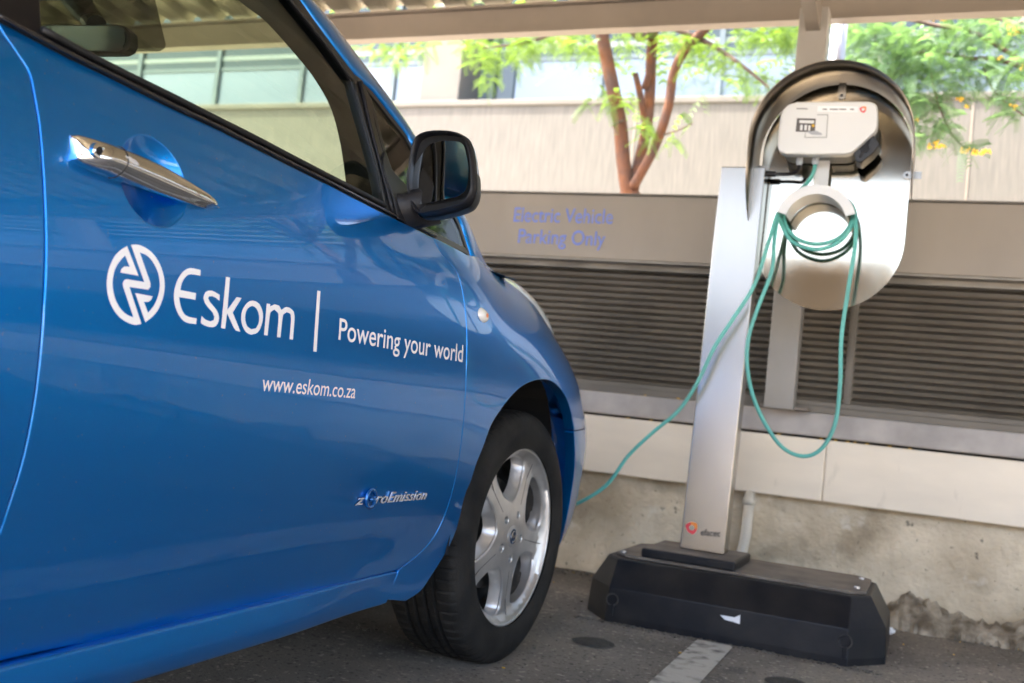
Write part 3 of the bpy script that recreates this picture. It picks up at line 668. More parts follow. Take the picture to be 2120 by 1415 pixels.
# wall box
def P3(px, py, y): p = onY(px, py, y); return (float(p[0]), float(p[2]))
YB = 3.355
bo = cr([P3(a, b, YB) for a, b in [(1609, 300), (1612, 265), (1617, 236), (1630, 218), (1650, 211)]], .006)+cr([P3(a, b, YB) for a, b in [(1650, 211), (1730, 210), (1800, 210)]], .05)[1:]+cr([P3(a, b, YB) for a, b in [(1800, 210), (1812, 215), (1817, 226), (1817, 258), (1812, 272), (1803, 281)]], .006)[1:]+cr([P3(a, b, YB) for a, b in [(1803, 281), (1772, 309), (1762, 316), (1750, 319)]], .01)[1:]+cr([P3(a, b, YB) for a, b in [(1750, 319), (1690, 320), (1625, 319)]], .05)[1:]+cr([P3(a, b, YB) for a, b in [(1625, 319), (1613, 313), (1609, 300)]], .006)[1:-1]
mb = MB(); mb.prism(bo, 'y', YB, YB+.045); bx = mb.build('wall_box', M_boxw, ch); b_ = bx.modifiers.new('b', 'BEVEL'); b_.width = .006; b_.segments = 4; b_.limit_method = 'ANGLE'; b_.angle_limit = .9; autosmooth(bx, 50)
cxb = sum(p[0] for p in bo)/len(bo); czb = sum(p[1] for p in bo)/len(bo)
mb = MB(); mb.prism([(cxb+(a-cxb)*.95, czb+(b-czb)*.93) for a, b in bo], 'y', YB+.0451, 3.50); mb.build('box_back', M_grey, bx)
def pq(mb, pts, y, d=.002): P = [P3(a, b, y) for a, b in pts]; mb.prism(P, 'y', y, y+d)
mb = MB(); pq(mb, [(1693, 220), (1777, 221), (1776, 233), (1692, 232)], YB-.0012, .001); lb = mb.build('name_strip', mat('strip', (.8, .8, .79), .4), bx)
a0 = P3(1703, 229, YB-.0018); a1 = P3(1768, 229.5, YB-.0018); wall_text('AC  CHARGING  POST', YB-.0018, a0[0], a1[0], a0[1], a1[1], .0075, M_grey, lb) if False else None
mb = MB()
for i, (s, e) in enumerate([(1703, 1712), (1718, 1735), (1737, 1752), (1760, 1768)]): pq(mb, [(s, 225), (e, 225.3), (e, 228.3), (s, 228)], YB-.0018, .0004)
mb.build('print', M_grey, lb)
mb = MB(); pq(mb, [(1649, 224), (1672, 224.5), (1672, 227), (1649, 226.5)], YB-.0012, .001); mb.build('print', M_grey, bx)
mb = MB(); pq(mb, [(1650, 245), (1689, 246), (1687, 274), (1647, 273)], YB-.0012, .001); win = mb.build('breaker_window', mat('window_dark', (.11, .1, .09), .2), bx)
mb = MB(); pq(mb, [(1655, 249), (1686, 250), (1685, 256), (1655, 255)], YB-.0022, .0008); pq(mb, [(1657, 259), (1662, 259), (1661, 270), (1656, 270)], YB-.0022, .0008); pq(mb, [(1666, 259), (1671, 259), (1670, 270), (1665, 270)], YB-.0022, .0008); pq(mb, [(1674, 260), (1678, 260), (1677, 271), (1673, 271)], YB-.0022, .0008)
mb.build('breaker', M_boxw, win)
mb = MB(); pq(mb, [(1681, 258), (1686, 258), (1686, 263), (1681, 263)], YB-.0022, .0008); mb.build('test_button', M_flow, win)
mb = MB()
for a, b in (((1692, 238), (1714, 238)), ((1714, 238), (1711, 285)), ((1711, 285), (1666, 285)), ((1666, 285), (1668, 276))):
    P = [V(onY(*a, YB-.0008)), V(onY(*b, YB-.0008))]; mb.tube(P, .0012, 6)
mb.build('door_seam', M_grey, bx)
mb = MB(); pq(mb, [(1670, 273), (1690, 271), (1702, 277), (1701, 280), (1680, 279)], YB-.002, .0008); mb.build('handle', mat('latch', (.35, .36, .38), .4), bx)
lc = onY(1787, 227, YB-.001); ring_logo(lc[0], lc[2], YB-.0012, .0095, bx)
# black socket on the slanted corner
sp = [P3(a, b, 3.38) for a, b in [(1766, 311), (1806, 279), (1815, 288), (1822, 299), (1807, 318), (1783, 338), (1771, 334)]]
mb = MB(); mb.prism(sp, 'y', 3.378, 3.46); so_ = mb.build('socket', M_blk, bx); b_ = so_.modifiers.new('b', 'BEVEL'); b_.width = .004; b_.segments = 3; autosmooth(so_, 50)
mb = MB(); q = V(onY(1791, 308, 3.377)); mb.tube([q+Vector((0, .004, 0)), q-Vector((0, .004, 0))], [.014, .012], 18); mb.tube([V(onY(1800, 290, 3.377)), V(onY(1780, 327, 3.377))], .0035, 8); mb.build('socket_lid', M_grey if False else M_plastic, so_)
# glands
for (gx, gy) in ((1655, 335), (1688, 334)):
    p = V(onY(gx, gy, 3.42)); mb = MB(); mb.tube([p+Vector((0, 0, .03)), p+Vector((0, 0, .0))], .012, 6); mb.tube([p+Vector((0, 0, .0)), p-Vector((0, 0, .012))], [.012, .009], 12); mb.build('cable_gland', mat('gland', (.42, .45, .47), .4) if 'gland' not in MATS else MATS['gland'], bx)
mb = MB(); mb.tube(cr([tuple(onY(1655, 341, 3.42)), tuple(onY(1650, 356, 3.44)), tuple(onY(1630, 361, 3.46)), tuple(onY(1585, 361, 3.46))], .01), .0062, 10); mb.tube([onY(1606, 361, 3.46), onY(1588, 361, 3.46)], .0105, 8)
o = mb.build('supply_lead', M_blk, ch); autosmooth(o, 50)
# holder
def holder():
    mb = MB(); cx, cz = -.3895, 1.334; r1, r0 = .128, .097; y0, y1 = 3.375, 3.50; n = 30; vs = []; a0, a1 = math.radians(16), math.radians(164)
    for i in range(n+1):
        a = a0+(a1-a0)*i/n; c, s = math.cos(a), math.sin(a); k = 1
        R1 = r1; R0 = r0
        vs += [(cx+R0*c, y0, cz+R0*s), (cx+R1*c, y0, cz+R1*s), (cx+R1*c, y0+.008, cz+R1*s), (cx+(R0+.006)*c, y0+.008, cz+(R0+.006)*s), (cx+(R0+.006)*c, y1, cz+(R0+.006)*s), (cx+R0*c, y1, cz+R0*s)]
    fs = [(i*6+k, i*6+(k+1) % 6, i*6+6+(k+1) % 6, i*6+6+k) for i in range(n) for k in range(6)]; fs += [tuple(range(6)), tuple(n*6+k for k in range(5, -1, -1))]
    mb.add(vs, fs); return mb
hold = holder().build('cable_holder', M_boxw, ch); autosmooth(hold, 40)
mb = MB(); p0 = onY(1690, 320, 3.47); p1 = onY(1720, 320, 3.47); mb.box((p0[0], 3.462, 1.45), (p1[0], 3.474, 1.575), .002); mb.build('holder_stem', M_boxw, ch)
# cable
M_cable = mat('green_cable', (0.12, 0.46, 0.38), 0.4, var=.2, vscale=9, bump=.05)
def yp(L): return [tuple(map(float, onY(a, b, y))) for a, b, y in L]
c1 = yp([(1688, 342, 3.42), (1684, 358, 3.42), (1672, 378, 3.43), (1655, 395, 3.46), (1632, 415, 3.47), (1622, 440, 3.45), (1628, 470, 3.43), (1650, 495, 3.42), (1690, 506, 3.42), (1732, 496, 3.42), (1758, 470, 3.43), (1764, 440, 3.45),
         (1745, 412, 3.47), (1692, 400, 3.48), (1640, 412, 3.47), (1615, 440, 3.44), (1620, 470, 3.415), (1642, 502, 3.41), (1690, 517, 3.405), (1736, 502, 3.41), (1762, 470, 3.41), (1768, 440, 3.435), (1748, 412, 3.46), (1700, 402, 3.465), (1640, 412, 3.45),
         (1614, 440, 3.41), (1603, 500, 3.39), (1598, 560, 3.38), (1572, 630, 3.38), (1552, 690, 3.38), (1546, 745, 3.38), (1556, 810, 3.37), (1580, 870, 3.37), (1618, 925, 3.37), (1662, 945, 3.37), (1700, 930, 3.37), (1728, 880, 3.37), (1739, 800, 3.37),
         (1742, 700, 3.38), (1756, 600, 3.38), (1769, 520, 3.39), (1772, 470, 3.40), (1767, 432, 3.43), (1745, 410, 3.455), (1695, 400, 3.46), (1640, 412, 3.44), (1612, 440, 3.40), (1592, 500, 3.38), (1562, 590, 3.37), (1518, 660, 3.36), (1480, 718, 3.355),
         (1445, 790, 3.35), (1405, 850, 3.35), (1350, 897, 3.34), (1300, 945, 3.34), (1255, 1005, 3.34), (1192, 1044, 3.36)])
c1 += [(-1.25, 3.5, .27), (-1.45, 3.62, .25), (-1.7, 3.68, .38), (-1.8, 3.60, .66), (-1.8, 3.50, .74)]
mb = MB(); mb.tube(cr(c1, .012), .0066, 10)
link('charging_cable', mb.mesh(), M_cable, None, True, label='turquoise charging cable coiled on the holder and trailing to the car', cat='cable')

# ================================================================== THE CAR
car = empty('electric_car', (XC, 1.2, 0), label='glossy blue electric hatchback with white lettering on its front door', cat='car')
# ---- outlines traced on the body surface
belt_px = [(-12, 36), (0, 42), (68, 78), (141, 117), (212, 151), (289, 190), (360, 225), (440, 262), (520, 302), (610, 347), (700, 392), (760, 423), (817, 452), (860, 473), (897, 492)]
gapF = [(897, 492), (911, 520), (929, 541), (945, 561), (955, 590), (962, 629), (966, 670), (967, 700), (966, 760), (963, 830), (957, 900), (948, 965), (935, 1025), (918, 1075), (900, 1110), (878, 1137), (855, 1158), (825, 1181)]
gapR = [(-12, 36), (0, 58), (10, 75), (25, 96), (42, 121), (56, 142), (63, 158), (69, 187), (75, 221), (80, 250), (86, 310), (90, 370), (93, 440), (94, 520), (92, 590), (88, 660), (80, 760), (68, 850), (50, 940), (30, 1010), (10, 1070), (0, 1100)]
yzR = [hit(a, b, Fb) for a, b in gapR]; yl, zl_ = yzR[-1]
ZB = hit(400, 1287, Fb)[1]      # door bottom edge
print('door bottom z', ZB, 'gap rear end', yl, zl_, 'cup', CUP, 'belt', hit(0, 42, Fb), hit(897, 492, Fb))
yzR += [(yl-.008, zl_-.04), (yl-.03, ZB+.07), (yl-.06, ZB+.025), (yl-.10, ZB)]
g2 = .0022
belt = tr(belt_px, Fb, .012); gF = tr(gapF, Fb, .007); gR = cr(yzR, .007)
bot = [hit(a, b, Fb) for a, b in [(825, 1181), (700, 1212), (600, 1237), (500, 1262), (400, 1287), (300, 1311), (200, 1335), (100, 1353)]]
print('bottom', [tuple(round(c, 3) for c in p) for p in bot])
botl = cr(bot+[(gR[-1][0]+.01, bot[-1][1]+.0)], .012)
def inset(poly, d):
    if area2(poly) < 0: poly = poly[::-1]
    A = np.array(poly); t = np.roll(A, -1, 0)-np.roll(A, 1, 0); t /= (np.linalg.norm(t, axis=1)[:, None]+1e-9); return [tuple(p) for p in A-np.stack([t[:, 1], -t[:, 0]], 1)*d]
yb = bot[-1][1]; gR = [(a, max(b, yb)) for a, b in gR]
door_o = inset(joinsegs(belt, gF, botl, gR[::-1]), .0032)
door = panel('front_door', door_o, Fdoor, PAINT, car, step=.013, fine=(CUP[0], CUP[1], .072, .0022), thick=.016)
# rear door
yA = -.16; rear_o = joinsegs(gR, [(gR[-1][0], yb), (0.30, yb)], cr([(0.30, yb), (.22, .32), (.17, .40), (.20, .50), (.17, .60), (.06, .72), (-.02, .86), (-.02, 1.02)], .02), cr([(-.02, 1.02), (.3, 1.03), (.6, 1.02), yzR[0]], .03))
rear_o = inset(rear_o, .0032)
rdoor = panel('rear_door', rear_o, Fb, PAINT, car, step=.03, thick=.016, label='rear door in the same blue, plain')
# fender with wheel arch
hub_px = (1062, 1119); WX = -.957
hub = onX(*hub_px, -.975); WY, WZ, WR = float(hub[1]), .313, .317
print('hub', hub)
arch_px = [(840, 1245), (871, 1224), (893, 1193), (914, 1160), (930, 1132), (943, 1103), (952, 1072), (959, 1041), (966, 1017), (974, 1000), (986, 962), (1000, 927), (1017, 881), (1037, 849), (1056, 824), (1080, 801), (1108, 788), (1135, 787), (1155, 799), (1172, 822), (1183, 856), (1189, 892)]
arch = [hit(a, b, Fb) for a, b in arch_px]; print('arch', [tuple(round(c, 3) for c in p) for p in arch])
qb = [hit(a, b, Fb) for a, b in [(897, 492), (935, 511), (968, 529)]]
print('quarter base', qb)
hoodedge = [(2.32, .985), (2.5, .965), (2.7, .93), (2.9, .875), (3.05, .81), (3.2, .73), (3.3, .66)]
sill_y = [hit(a, b, Fb) for a, b in [(825, 1184), (812, 1215), (800, 1242)]]
ya_, za_ = arch[-1]
fender_o = joinsegs(gF[::-1], cr(qb, .02), cr([qb[-1], (2.24, .99)]+hoodedge, .02), cr([hoodedge[-1], (3.28, .62), (3.2, .605), (3.05, .60), (ya_, za_)], .02), cr(arch[::-1], .01), cr([arch[0], sill_y[2]], .01), cr([sill_y[2], sill_y[1], sill_y[0]], .01))
fender = panel('front_fender', inset(fender_o, .0018), Fb, PAINT, car, step=.016, thick=.03)
# bumper side + nose
bump_o = joinsegs(cr([(ya_, za_-.004), (3.05, .595), (3.2, .60), (3.28, .614), (3.34, .62)], .02), cr([(3.34, .62), (3.34, .4), (3.33, .19)], .03), cr([(3.33, .19), (3.1, .17), (2.93, .18)], .03), cr([hit(a, b, Fb) for a, b in [(1157, 1132), (1172, 1082), (1182, 1030), (1189, 980), (1191, 930), (1189, 897)]]+[(ya_, za_-.004)], .015))
def nose():
    mb = MB(); vs = []; nz, nx = 14, 24
    for j in range(nz+1):
        z = .17+(.80-.17)*j/nz; y0 = 3.3-.0*j; xs = float(Fb([3.28], [min(z, 1.0)])[0]); ynose = 3.47-.9*max(0, z-.55)**2-.25*max(0, .35-z)
        for i in range(nx+1):
            t = i/nx; x = xs+(XC*2-xs-xs)*t; u = abs(2*t-1); vs.append((x, 3.28+(ynose-3.28)*(1-u**3.2), z))
    mb.add(vs, [(j*(nx+1)+i, j*(nx+1)+i+1, (j+1)*(nx+1)+i+1, (j+1)*(nx+1)+i) for j in range(nz) for i in range(nx)]); return mb
nose().build('front_bumper', PAINT, car, smooth=True)
bumpR = panel('bumper_corner', bump_o, Fb, PAINT, car, step=.02, thick=.03)
# hood
def hoodmesh():
    mb = MB(); E_ = cr(hoodedge+[(3.40, .60)], .05); nx = 24; vs = []
    for (y, z) in E_:
        xs = float(Fb([min(y, 3.33)], [z])[0]); c = 2*XC
        for i in range(nx+1):
            t = i/nx; u = 2*t-1; vs.append((xs+(c-2*xs)*t, y+(.16 if y > 3 else .03)*(1-u*u)*(1 if y < 3.35 else .4), z+.10*(1-abs(u)**2.2)*(1 if y < 3.2 else .5)))
    n = nx+1; mb.add(vs, [(j*n+i, j*n+i+1, (j+1)*n+i+1, (j+1)*n+i) for j in range(len(E_)-1) for i in range(nx)]); return mb
hoodmesh().build('bonnet', PAINT, car, smooth=True)
# sill
def Fs(y, z):
    y = np.atleast_1d(y); z = np.atleast_1d(z); t = z
    v = X0-.050-.10*np.maximum(0, z-(yb-.030))-1.1*np.maximum(0, (yb-.045)-z)**1.25
    k = np.clip((y-1.45)/.4, 0, 1); k = k*k*(3-2*k); return v*(1-k)+Fb(y, z)*k
sb = [hit(a, b, Fb) for a, b in [(800, 1244), (650, 1293), (520, 1329), (400, 1362), (300, 1393)]]; print('sill bottom', sb)
sb = [hit(a, b, Fs) for a, b in [(800, 1248), (650, 1295), (520, 1331), (400, 1366), (300, 1398)]]; print('sill bottom', sb)
zsb = sum(p[1] for p in sb)/len(sb)
st_ = hit(823, 1186, Fs); sb0 = hit(800, 1246, Fs)
sill_o = joinsegs(cr([(.18, yb-.006), (1.0, yb-.006), (st_[0], yb-.004)], .02), cr([(st_[0], yb-.004), ((st_[0]+sb0[0])/2, (yb+zsb)/2), (sb0[0], zsb)], .02), cr([(sb0[0], zsb), (1.0, zsb-.004), (.18, zsb-.004)], .02), [(.18, yb-.03)])
panel('sill', sill_o, Fs, PAINT, car, step=.012, thick=.05, rnd=.005)
# rear quarter + tail (outside the picture)
def circ(cy, cz, r, a0, a1, n=20): return [(cy+r*math.cos(math.radians(a0+(a1-a0)*i/n)), cz+r*math.sin(math.radians(a0+(a1-a0)*i/n))) for i in range(n+1)]
RY = WY-2.70
rq = joinsegs([(-.03, 1.02), (-.03, .86)], cr([(-.03, .86), (.05, .71), (RY+.30, .55)], .03), circ(RY, .31, .36, 40, 200)[1:], [(-.9, .25), (-.99, .5), (-.99, .95), (-.9, 1.0)])
panel('rear_quarter', rq, Fb, PAINT, car, step=.04)
def tail():
    mb = MB(); vs = []; nz, nx = 14, 20
    for j in range(nz+1):
        z = .22+(1.38-.22)*j/nz; xs = float(Fb([-.97], [min(z, 1.0)])[0]) if z <= 1.0 else float(Fg([-.9], [z])[0])-.12; yt = -1.0+.55*max(0, z-.95)**1.2
        for i in range(nx+1):
            t = i/nx; u = abs(2*t-1); vs.append((xs+(2*XC-2*xs)*t, yt-.06*(1-u**3), z))
    mb.add(vs, [(j*(nx+1)+i, j*(nx+1)+i+1, (j+1)*(nx+1)+i+1, (j+1)*(nx+1)+i) for j in range(nz) for i in range(nx)]); return mb
tail().build('tailgate', PAINT, car, smooth=True)
# ---- liner and underside
def Fl(y, z): return Fb(y, z)-.042
lin_o = joinsegs([(-.9, .3), (RY-.38, .22)], circ(RY, .31, .38, 190, -10)[1:], [(RY+.4, .262), (WY-.44, .262)], circ(WY, .31, .435, 187, 62)[1:], [(2.8, .78), (2.35, .93), (2.2, .97), (2.0, .985), (.8, 1.0), (-.02, 1.0), (-.9, .95)])
for mi in (False, True): panel('inner_shell', lin_o, Fl, M_liner, car, step=.06, flange=False, mirror=mi)
def wheelwell(cy, xo, sgn):
    mb = MB(); n = 22; vs = []
    xi = xo-sgn*.34
    for i in range(n+1):
        a = math.radians(182-192*i/n); y = cy+.425*math.cos(a); z = .315+.41*math.sin(a); vs += [(xo-sgn*.075*max(0, math.cos(a)), y, z), (xi, y, z)]
    fs = [(2*i, 2*i+1, 2*i+3, 2*i+2) for i in range(n)]; fs.append(tuple(2*i+1 for i in range(n+1))); mb.add(vs, fs); return mb
for cy in (WY, RY):
    for sgn, xo in ((1, X0-.045), (-1, 2*XC-X0+.045)): wheelwell(cy, xo, sgn).build('wheel_well', M_liner, car)
mb = MB(); mb.box((XC-.72, RY+.42, .19), (XC+.72, WY-.46, .26)); mb.box((XC-.5, -.9, .2), (XC+.5, 3.3, .3)); mb.build('underside', M_liner, car)
# ---- left-hand side, mirrored
for nm, ol, F in (('front_door', door_o, Fb), ('rear_door', rear_o, Fb), ('front_fender', inset(fender_o, .0018), Fb), ('bumper_corner', bump_o, Fb), ('sill', sill_o, Fs), ('rear_quarter', rq, Fb)):
    panel(nm, ol, F, PAINT, car, step=.05, mirror=True)
# ---- greenhouse
glass_bot = [(79, 62), (110, 78), (180, 116), (255, 154), (360, 205), (429, 240), (520, 285), (620, 337), (720, 388), (792, 425)]
post_l = [(792, 425), (775, 343), (753, 264), (741, 222), (726, 168)]
topin = [(726, 168), (719, 160), (684, 111), (638, 53), (595, 0)]
gb = tr(glass_bot, Fg, .02); pl_ = tr(post_l, Fg, .02); ti = [hit(a, b, Fg) for a, b in topin]; print('topin', ti, 'glass bot', gb[0], gb[-1])
ty, tz = ti[-1]
ti2 = cr(ti+[(ty-.10, tz+.045), (ty-.22, tz+.08), (ty-.40, tz+.10), (.93, tz+.105), (.86, tz+.10)], .02)
rl = [hit(79, 62, Fg), hit(76, 0, Fg)]; rl = rl+[(rl[1][0]+(rl[1][0]-rl[0][0])*2, rl[1][1]+(rl[1][1]-rl[0][1])*2)]
glass_o = joinsegs(gb, pl_, ti2, cr([(.86, tz+.10), rl[2], rl[1], rl[0]], .03))
panel('door_glass', glass_o, lambda y, z: Fg(y, z)-.004, G_side, car, step=.06, flange=False)
panel('door_glass', glass_o, lambda y, z: Fg(y, z)-.004, G_side, car, step=.06, flange=False, mirror=True)
blue_in = [(745, 165), (733, 158), (688, 99), (648, 45), (616, 0)]
bi = [hit(a, b, Fg) for a, b in blue_in]; by_, bz_ = bi[-1]
bi2 = cr(bi+[(by_-.10, bz_+.045), (by_-.24, bz_+.085), (by_-.42, bz_+.105), (.90, bz_+.11), (.70, bz_+.11)], .02)
post_r = [(818, 452), (810, 400), (802, 351), (790, 317), (775, 262), (767, 224), (757, 193), (747, 167)]
beltg = tr([(a, b+1) for a, b in belt_px if a <= 818], Fg, .02)
frame_o = joinsegs(beltg, tr(post_r, Fg, .02), bi2, cr([(.70, bz_+.11), (.715, 1.2), beltg[0]], .03))
for mi in (False, True): panel('window_frame', frame_o, lambda y, z: Fg(y, z)+.003, M_black, car, step=.03, holes=[inset(glass_o, .0005)], thick=.02, mirror=mi)
# raised rubber seals
def seal(pts, r=.0035, off=.005, m=M_rubberseal, F=Fg, nm='window_seal'):
    P = [(float(F([y], [z])[0])+off, y, z) for y, z in pts]; mb = MB(); mb.tube(P, r, 8); return mb.build(nm, m, car, smooth=True)
seal(gb, .0045, .006); seal(tr([(a, b-3) for a, b in belt_px], Fg, .02), .003, .006, mat('seal_gloss', (.02, .018, .017), .25))
seal(pl_+ti2, .003, .005); seal(tr([(808, 440), (783, 343), (762, 262), (750, 208), (740, 170)], Fg, .02), .004, .005, M_plastic)
# quarter window
qg = joinsegs(tr([(750, 172), (769, 190), (804, 234), (840, 280), (851, 301), (880, 342), (912, 393), (936, 434), (954, 470), (966, 507), (973, 530)], Fg, .02), tr([(973, 530), (935, 511), (897, 491), (860, 472), (824, 455)], Fg, .02), tr([(824, 455), (816, 400), (806, 351), (794, 317), (779, 262), (763, 205), (750, 172)], Fg, .02))
for mi in (False, True):
    panel('quarter_window', inset(qg, .010), lambda y, z: Fg(y, z)-.002, G_quart, car, step=.05, flange=False, mirror=mi)
    panel('quarter_frame', inset(qg, .001), lambda y, z: Fg(y, z)+.001, M_black, car, step=.03, holes=[inset(qg, .012)], thick=.012, mirror=mi)
# A pillar: painted strip between the side glass line I and the windscreen edge E
Ipx = [(973, 530), (966, 507), (954, 469), (937, 435), (912, 393), (880, 342), (851, 300), (840, 280), (804, 232), (769, 188), (733, 156), (688, 99), (648, 45), (616, 0)]
Epx = [(1020, 571), (1009, 552), (995, 525), (975, 473), (945, 418), (905, 353), (872, 303), (858, 280), (822, 224), (787, 176), (757, 137), (713, 79), (678, 34), (648, 0)]
IY = [hit(a, b, Fg) for a, b in Ipx]; I3 = [np.array([float(Fg([y], [z])[0])+.002, y, z]) for y, z in IY]
dE = [.25, .20, .16, .13, .10, .085, .08, .08, .08, .08, .08, .08, .08, .08]; E3 = []
for k, (q, d_) in enumerate(zip(Epx, dE)): E3.append(onY(q[0], q[1], I3[k][1]+d_))
print('E3', [tuple(round(float(c), 3) for c in p) for p in E3])
last = E3[-1]; li = I3[-1]
for k, (dy, dz) in enumerate([(-.12, .05), (-.30, .088), (-.55, .11), (-.9, .125), (-1.3, .115), (-1.7, .08), (-2.1, .02), (-2.35, -.04)]):
    y = li[1]+dy; z = li[2]+dz; I3.append(np.array([float(Fg([y], [z])[0])+.002, y, z])); y = last[1]+dy; z = last[2]+dz; E3.append(np.array([last[0]-.02*(k+1)*.8, y, z]))
I3s = cr(I3, .04); 
def resamp(P, n):
    P = np.array(cr(P, .02)); s = np.r_[0, np.cumsum(np.linalg.norm(np.diff(P, axis=0), axis=1))]; t = np.linspace(0, s[-1], n); return np.stack([np.interp(t, s, P[:, k]) for k in range(3)], 1)
NI = 90; kA = 13
# resample between matching control points so both edges stay paired
def paired(A, B, per=5):
    a = []; b = []
    for i in range(len(A)-1):
        for j in range(per):
            t = j/per
            def c(P):
                p1, p2 = P[i], P[i+1]; p0 = P[i-1] if i else 2*p1-p2; p3 = P[i+2] if i+2 < len(P) else 2*p2-p1
                return .5*((2*p1)+(-p0+p2)*t+(2*p0-5*p1+4*p2-p3)*t*t+(-p0+3*p1-3*p2+p3)*t**3)
            a.append(c(A)); b.append(c(B))
    a.append(A[-1]); b.append(B[-1]); return a, b
IA, EA = paired(I3, E3)
def pillar(mirror=False):
    mb = MB(); vs = []; nc = 6
    for p, q in zip(IA, EA):
        d = q-p; n = np.array([.8, .25, .35]); n /= np.linalg.norm(n)
        for c in range(nc+1):
            t = c/nc; r = p+d*t+n*.010*math.sin(math.pi*t)**.8*(1-.5*t)
            vs.append(r if not mirror else np.array([2*XC-r[0], r[1], r[2]]))
        r = p+np.array([-.014, 0, -.002]); vs.insert(len(vs)-nc-1, r if not mirror else np.array([2*XC-r[0], r[1], r[2]]))
    m = nc+2; mb.add(vs, [(i*m+c, i*m+c+1, (i+1)*m+c+1, (i+1)*m+c) for i in range(len(IA)-1) for c in range(m-1)]); return mb
for mi in (False, True): pillar(mi).build('roof_pillar', PAINT, car, smooth=True)
# windscreen and roof
iw = 5*14
def across(p, bow, rise, n=18):
    out = []
    for i in range(n+1):
        t = i/n; u = 2*t-1; out.append((p[0]+(2*XC-2*p[0])*t, p[1]+bow*(1-u*u), p[2]+rise*(1-u*u)))
    return out
def grid(rows):
    mb = MB(); n = len(rows[0]); vs = [v for r in rows for v in r]; mb.add(vs, [(j*n+i, j*n+i+1, (j+1)*n+i+1, (j+1)*n+i) for j in range(len(rows)-1) for i in range(n-1)]); return mb
grid([across(EA[k], .22, .03) for k in range(0, iw+1, 2)]).build('windscreen', G_wind, car, smooth=True)
grid([across(EA[k], max(0, .22*(1-(k-iw)/12)), .03+.05*min(1, (k-iw)/10)) for k in range(iw, len(EA))]).build('roof', PAINT, car, smooth=True)
def wpt(px, py):   # photo ray onto the windscreen's middle part
    r = ray(px, py); best = None
    for k in range(iw):
        a, b = EA[k], EA[k+1]
        for i in range(0, 18):
            pass
    ts = np.linspace(1.2, 3.2, 400)
    ys = np.array([e[1] for e in EA[:iw+1]])[::-1]; zs = np.array([e[2] for e in EA[:iw+1]])[::-1]; xs = np.array([e[0] for e in EA[:iw+1]])[::-1]
    for y in ts:
        p = O+r*(y/r[1]); 
        # height of the screen at this x and y
        yy = y
        for _ in range(3):
            xe = np.interp(yy, ys, xs); u = (p[0]-xe)/(XC-xe); u = min(max(u, 0), 2); bow = .22*(1-(u-1)**2); yy = y-bow
        zsur = np.interp(yy, ys, zs)+.03*(1-(u-1)**2)
        if p[2] > zsur: return p
    return p
fr = [wpt(a, b) for a, b in [(345, 96), (348, 88), (325, -10), (315, -60), (120, -60), (60, -10), (20, 60), (60, 104), (335, 102)]]
print('frit', [tuple(round(float(c), 2) for c in p) for p in fr])
mb = MB(); mb.add([(p[0], p[1]-.006, p[2]-.008) for p in fr], [tuple(range(len(fr)))]); mb.build('windscreen_shade', G_frit, car)
# interior mirror
def onscr(px, py, x): r = ray(px, py); return O+r*(x/r[0])
mb = MB(); ym = 1.66
mo = cr([tuple(onY(a, b, ym)[[0, 2]]) for a, b in [(80, 56), (90, 50), (170, 50), (240, 50), (258, 56), (266, 66), (268, 90), (262, 103), (250, 109), (180, 110), (90, 111), (78, 100)]], .01, closed=True)
mb.prism(mo, 'y', ym, ym+.03); im = mb.build('rear_view_mirror', M_plastic, car); im.modifiers.new('b', 'BEVEL').width = .004
mb = MB(); c_ = np.array(mo).mean(0); mb.prism([(c_[0]+(a-c_[0])*.93, c_[1]+(b-c_[1])*.84) for a, b in mo], 'y', ym-.002, ym-.0005); mb.build('mirror_glass', mat('dark_mirror', (.10, .11, .09), .08, .6), im)
mb = MB(); mb.tube([onY(200, 52, ym+.02), onY(165, 10, ym+.10), onY(140, -25, ym+.16)], [.022, .03, .035], 12); mb.build('mirror_stalk', M_plastic, car)
# interior trim of the A pillar
Tpx = [(487, -4), (550, 45), (610, 112), (650, 162), (685, 225), (705, 300), (716, 378), (722, 430)]
TY = [1.40, 1.48, 1.58, 1.66, 1.76, 1.86, 1.94, 1.98]
T3 = [onY(a, b, y) for (a, b), y in zip(Tpx, TY)]
Ei = [EA[k]+np.array([-.012, -.035, -.01]) for k in (66, 58, 50, 44, 36, 28, 20, 2)]
T3 = [T3[0]+np.array([-.05, -.25, .06])]+T3; Ei = [EA[76]+np.array([-.02, -.02, -.015])]+Ei
TA, TB = paired([np.array(p) for p in T3], Ei, 4)
for mi in (False, True):
    vs = []
    for p, q in zip(TA, TB):
        for c in range(6):
            t = c/5; r = p+(q-p)*t+np.array([.02, -.03, .0])*math.sin(math.pi*t); vs.append((2*XC-r[0] if mi else r[0], r[1], r[2]))
        s = q+np.array([.012, 0, .01])*0; 
    mb = MB(); mb.add(vs, [(i*6+c, i*6+c+1, i*6+7+c, i*6+6+c) for i in range(len(TA)-1) for c in range(5)]); mb.build('pillar_trim', M_trimin, car, smooth=True)
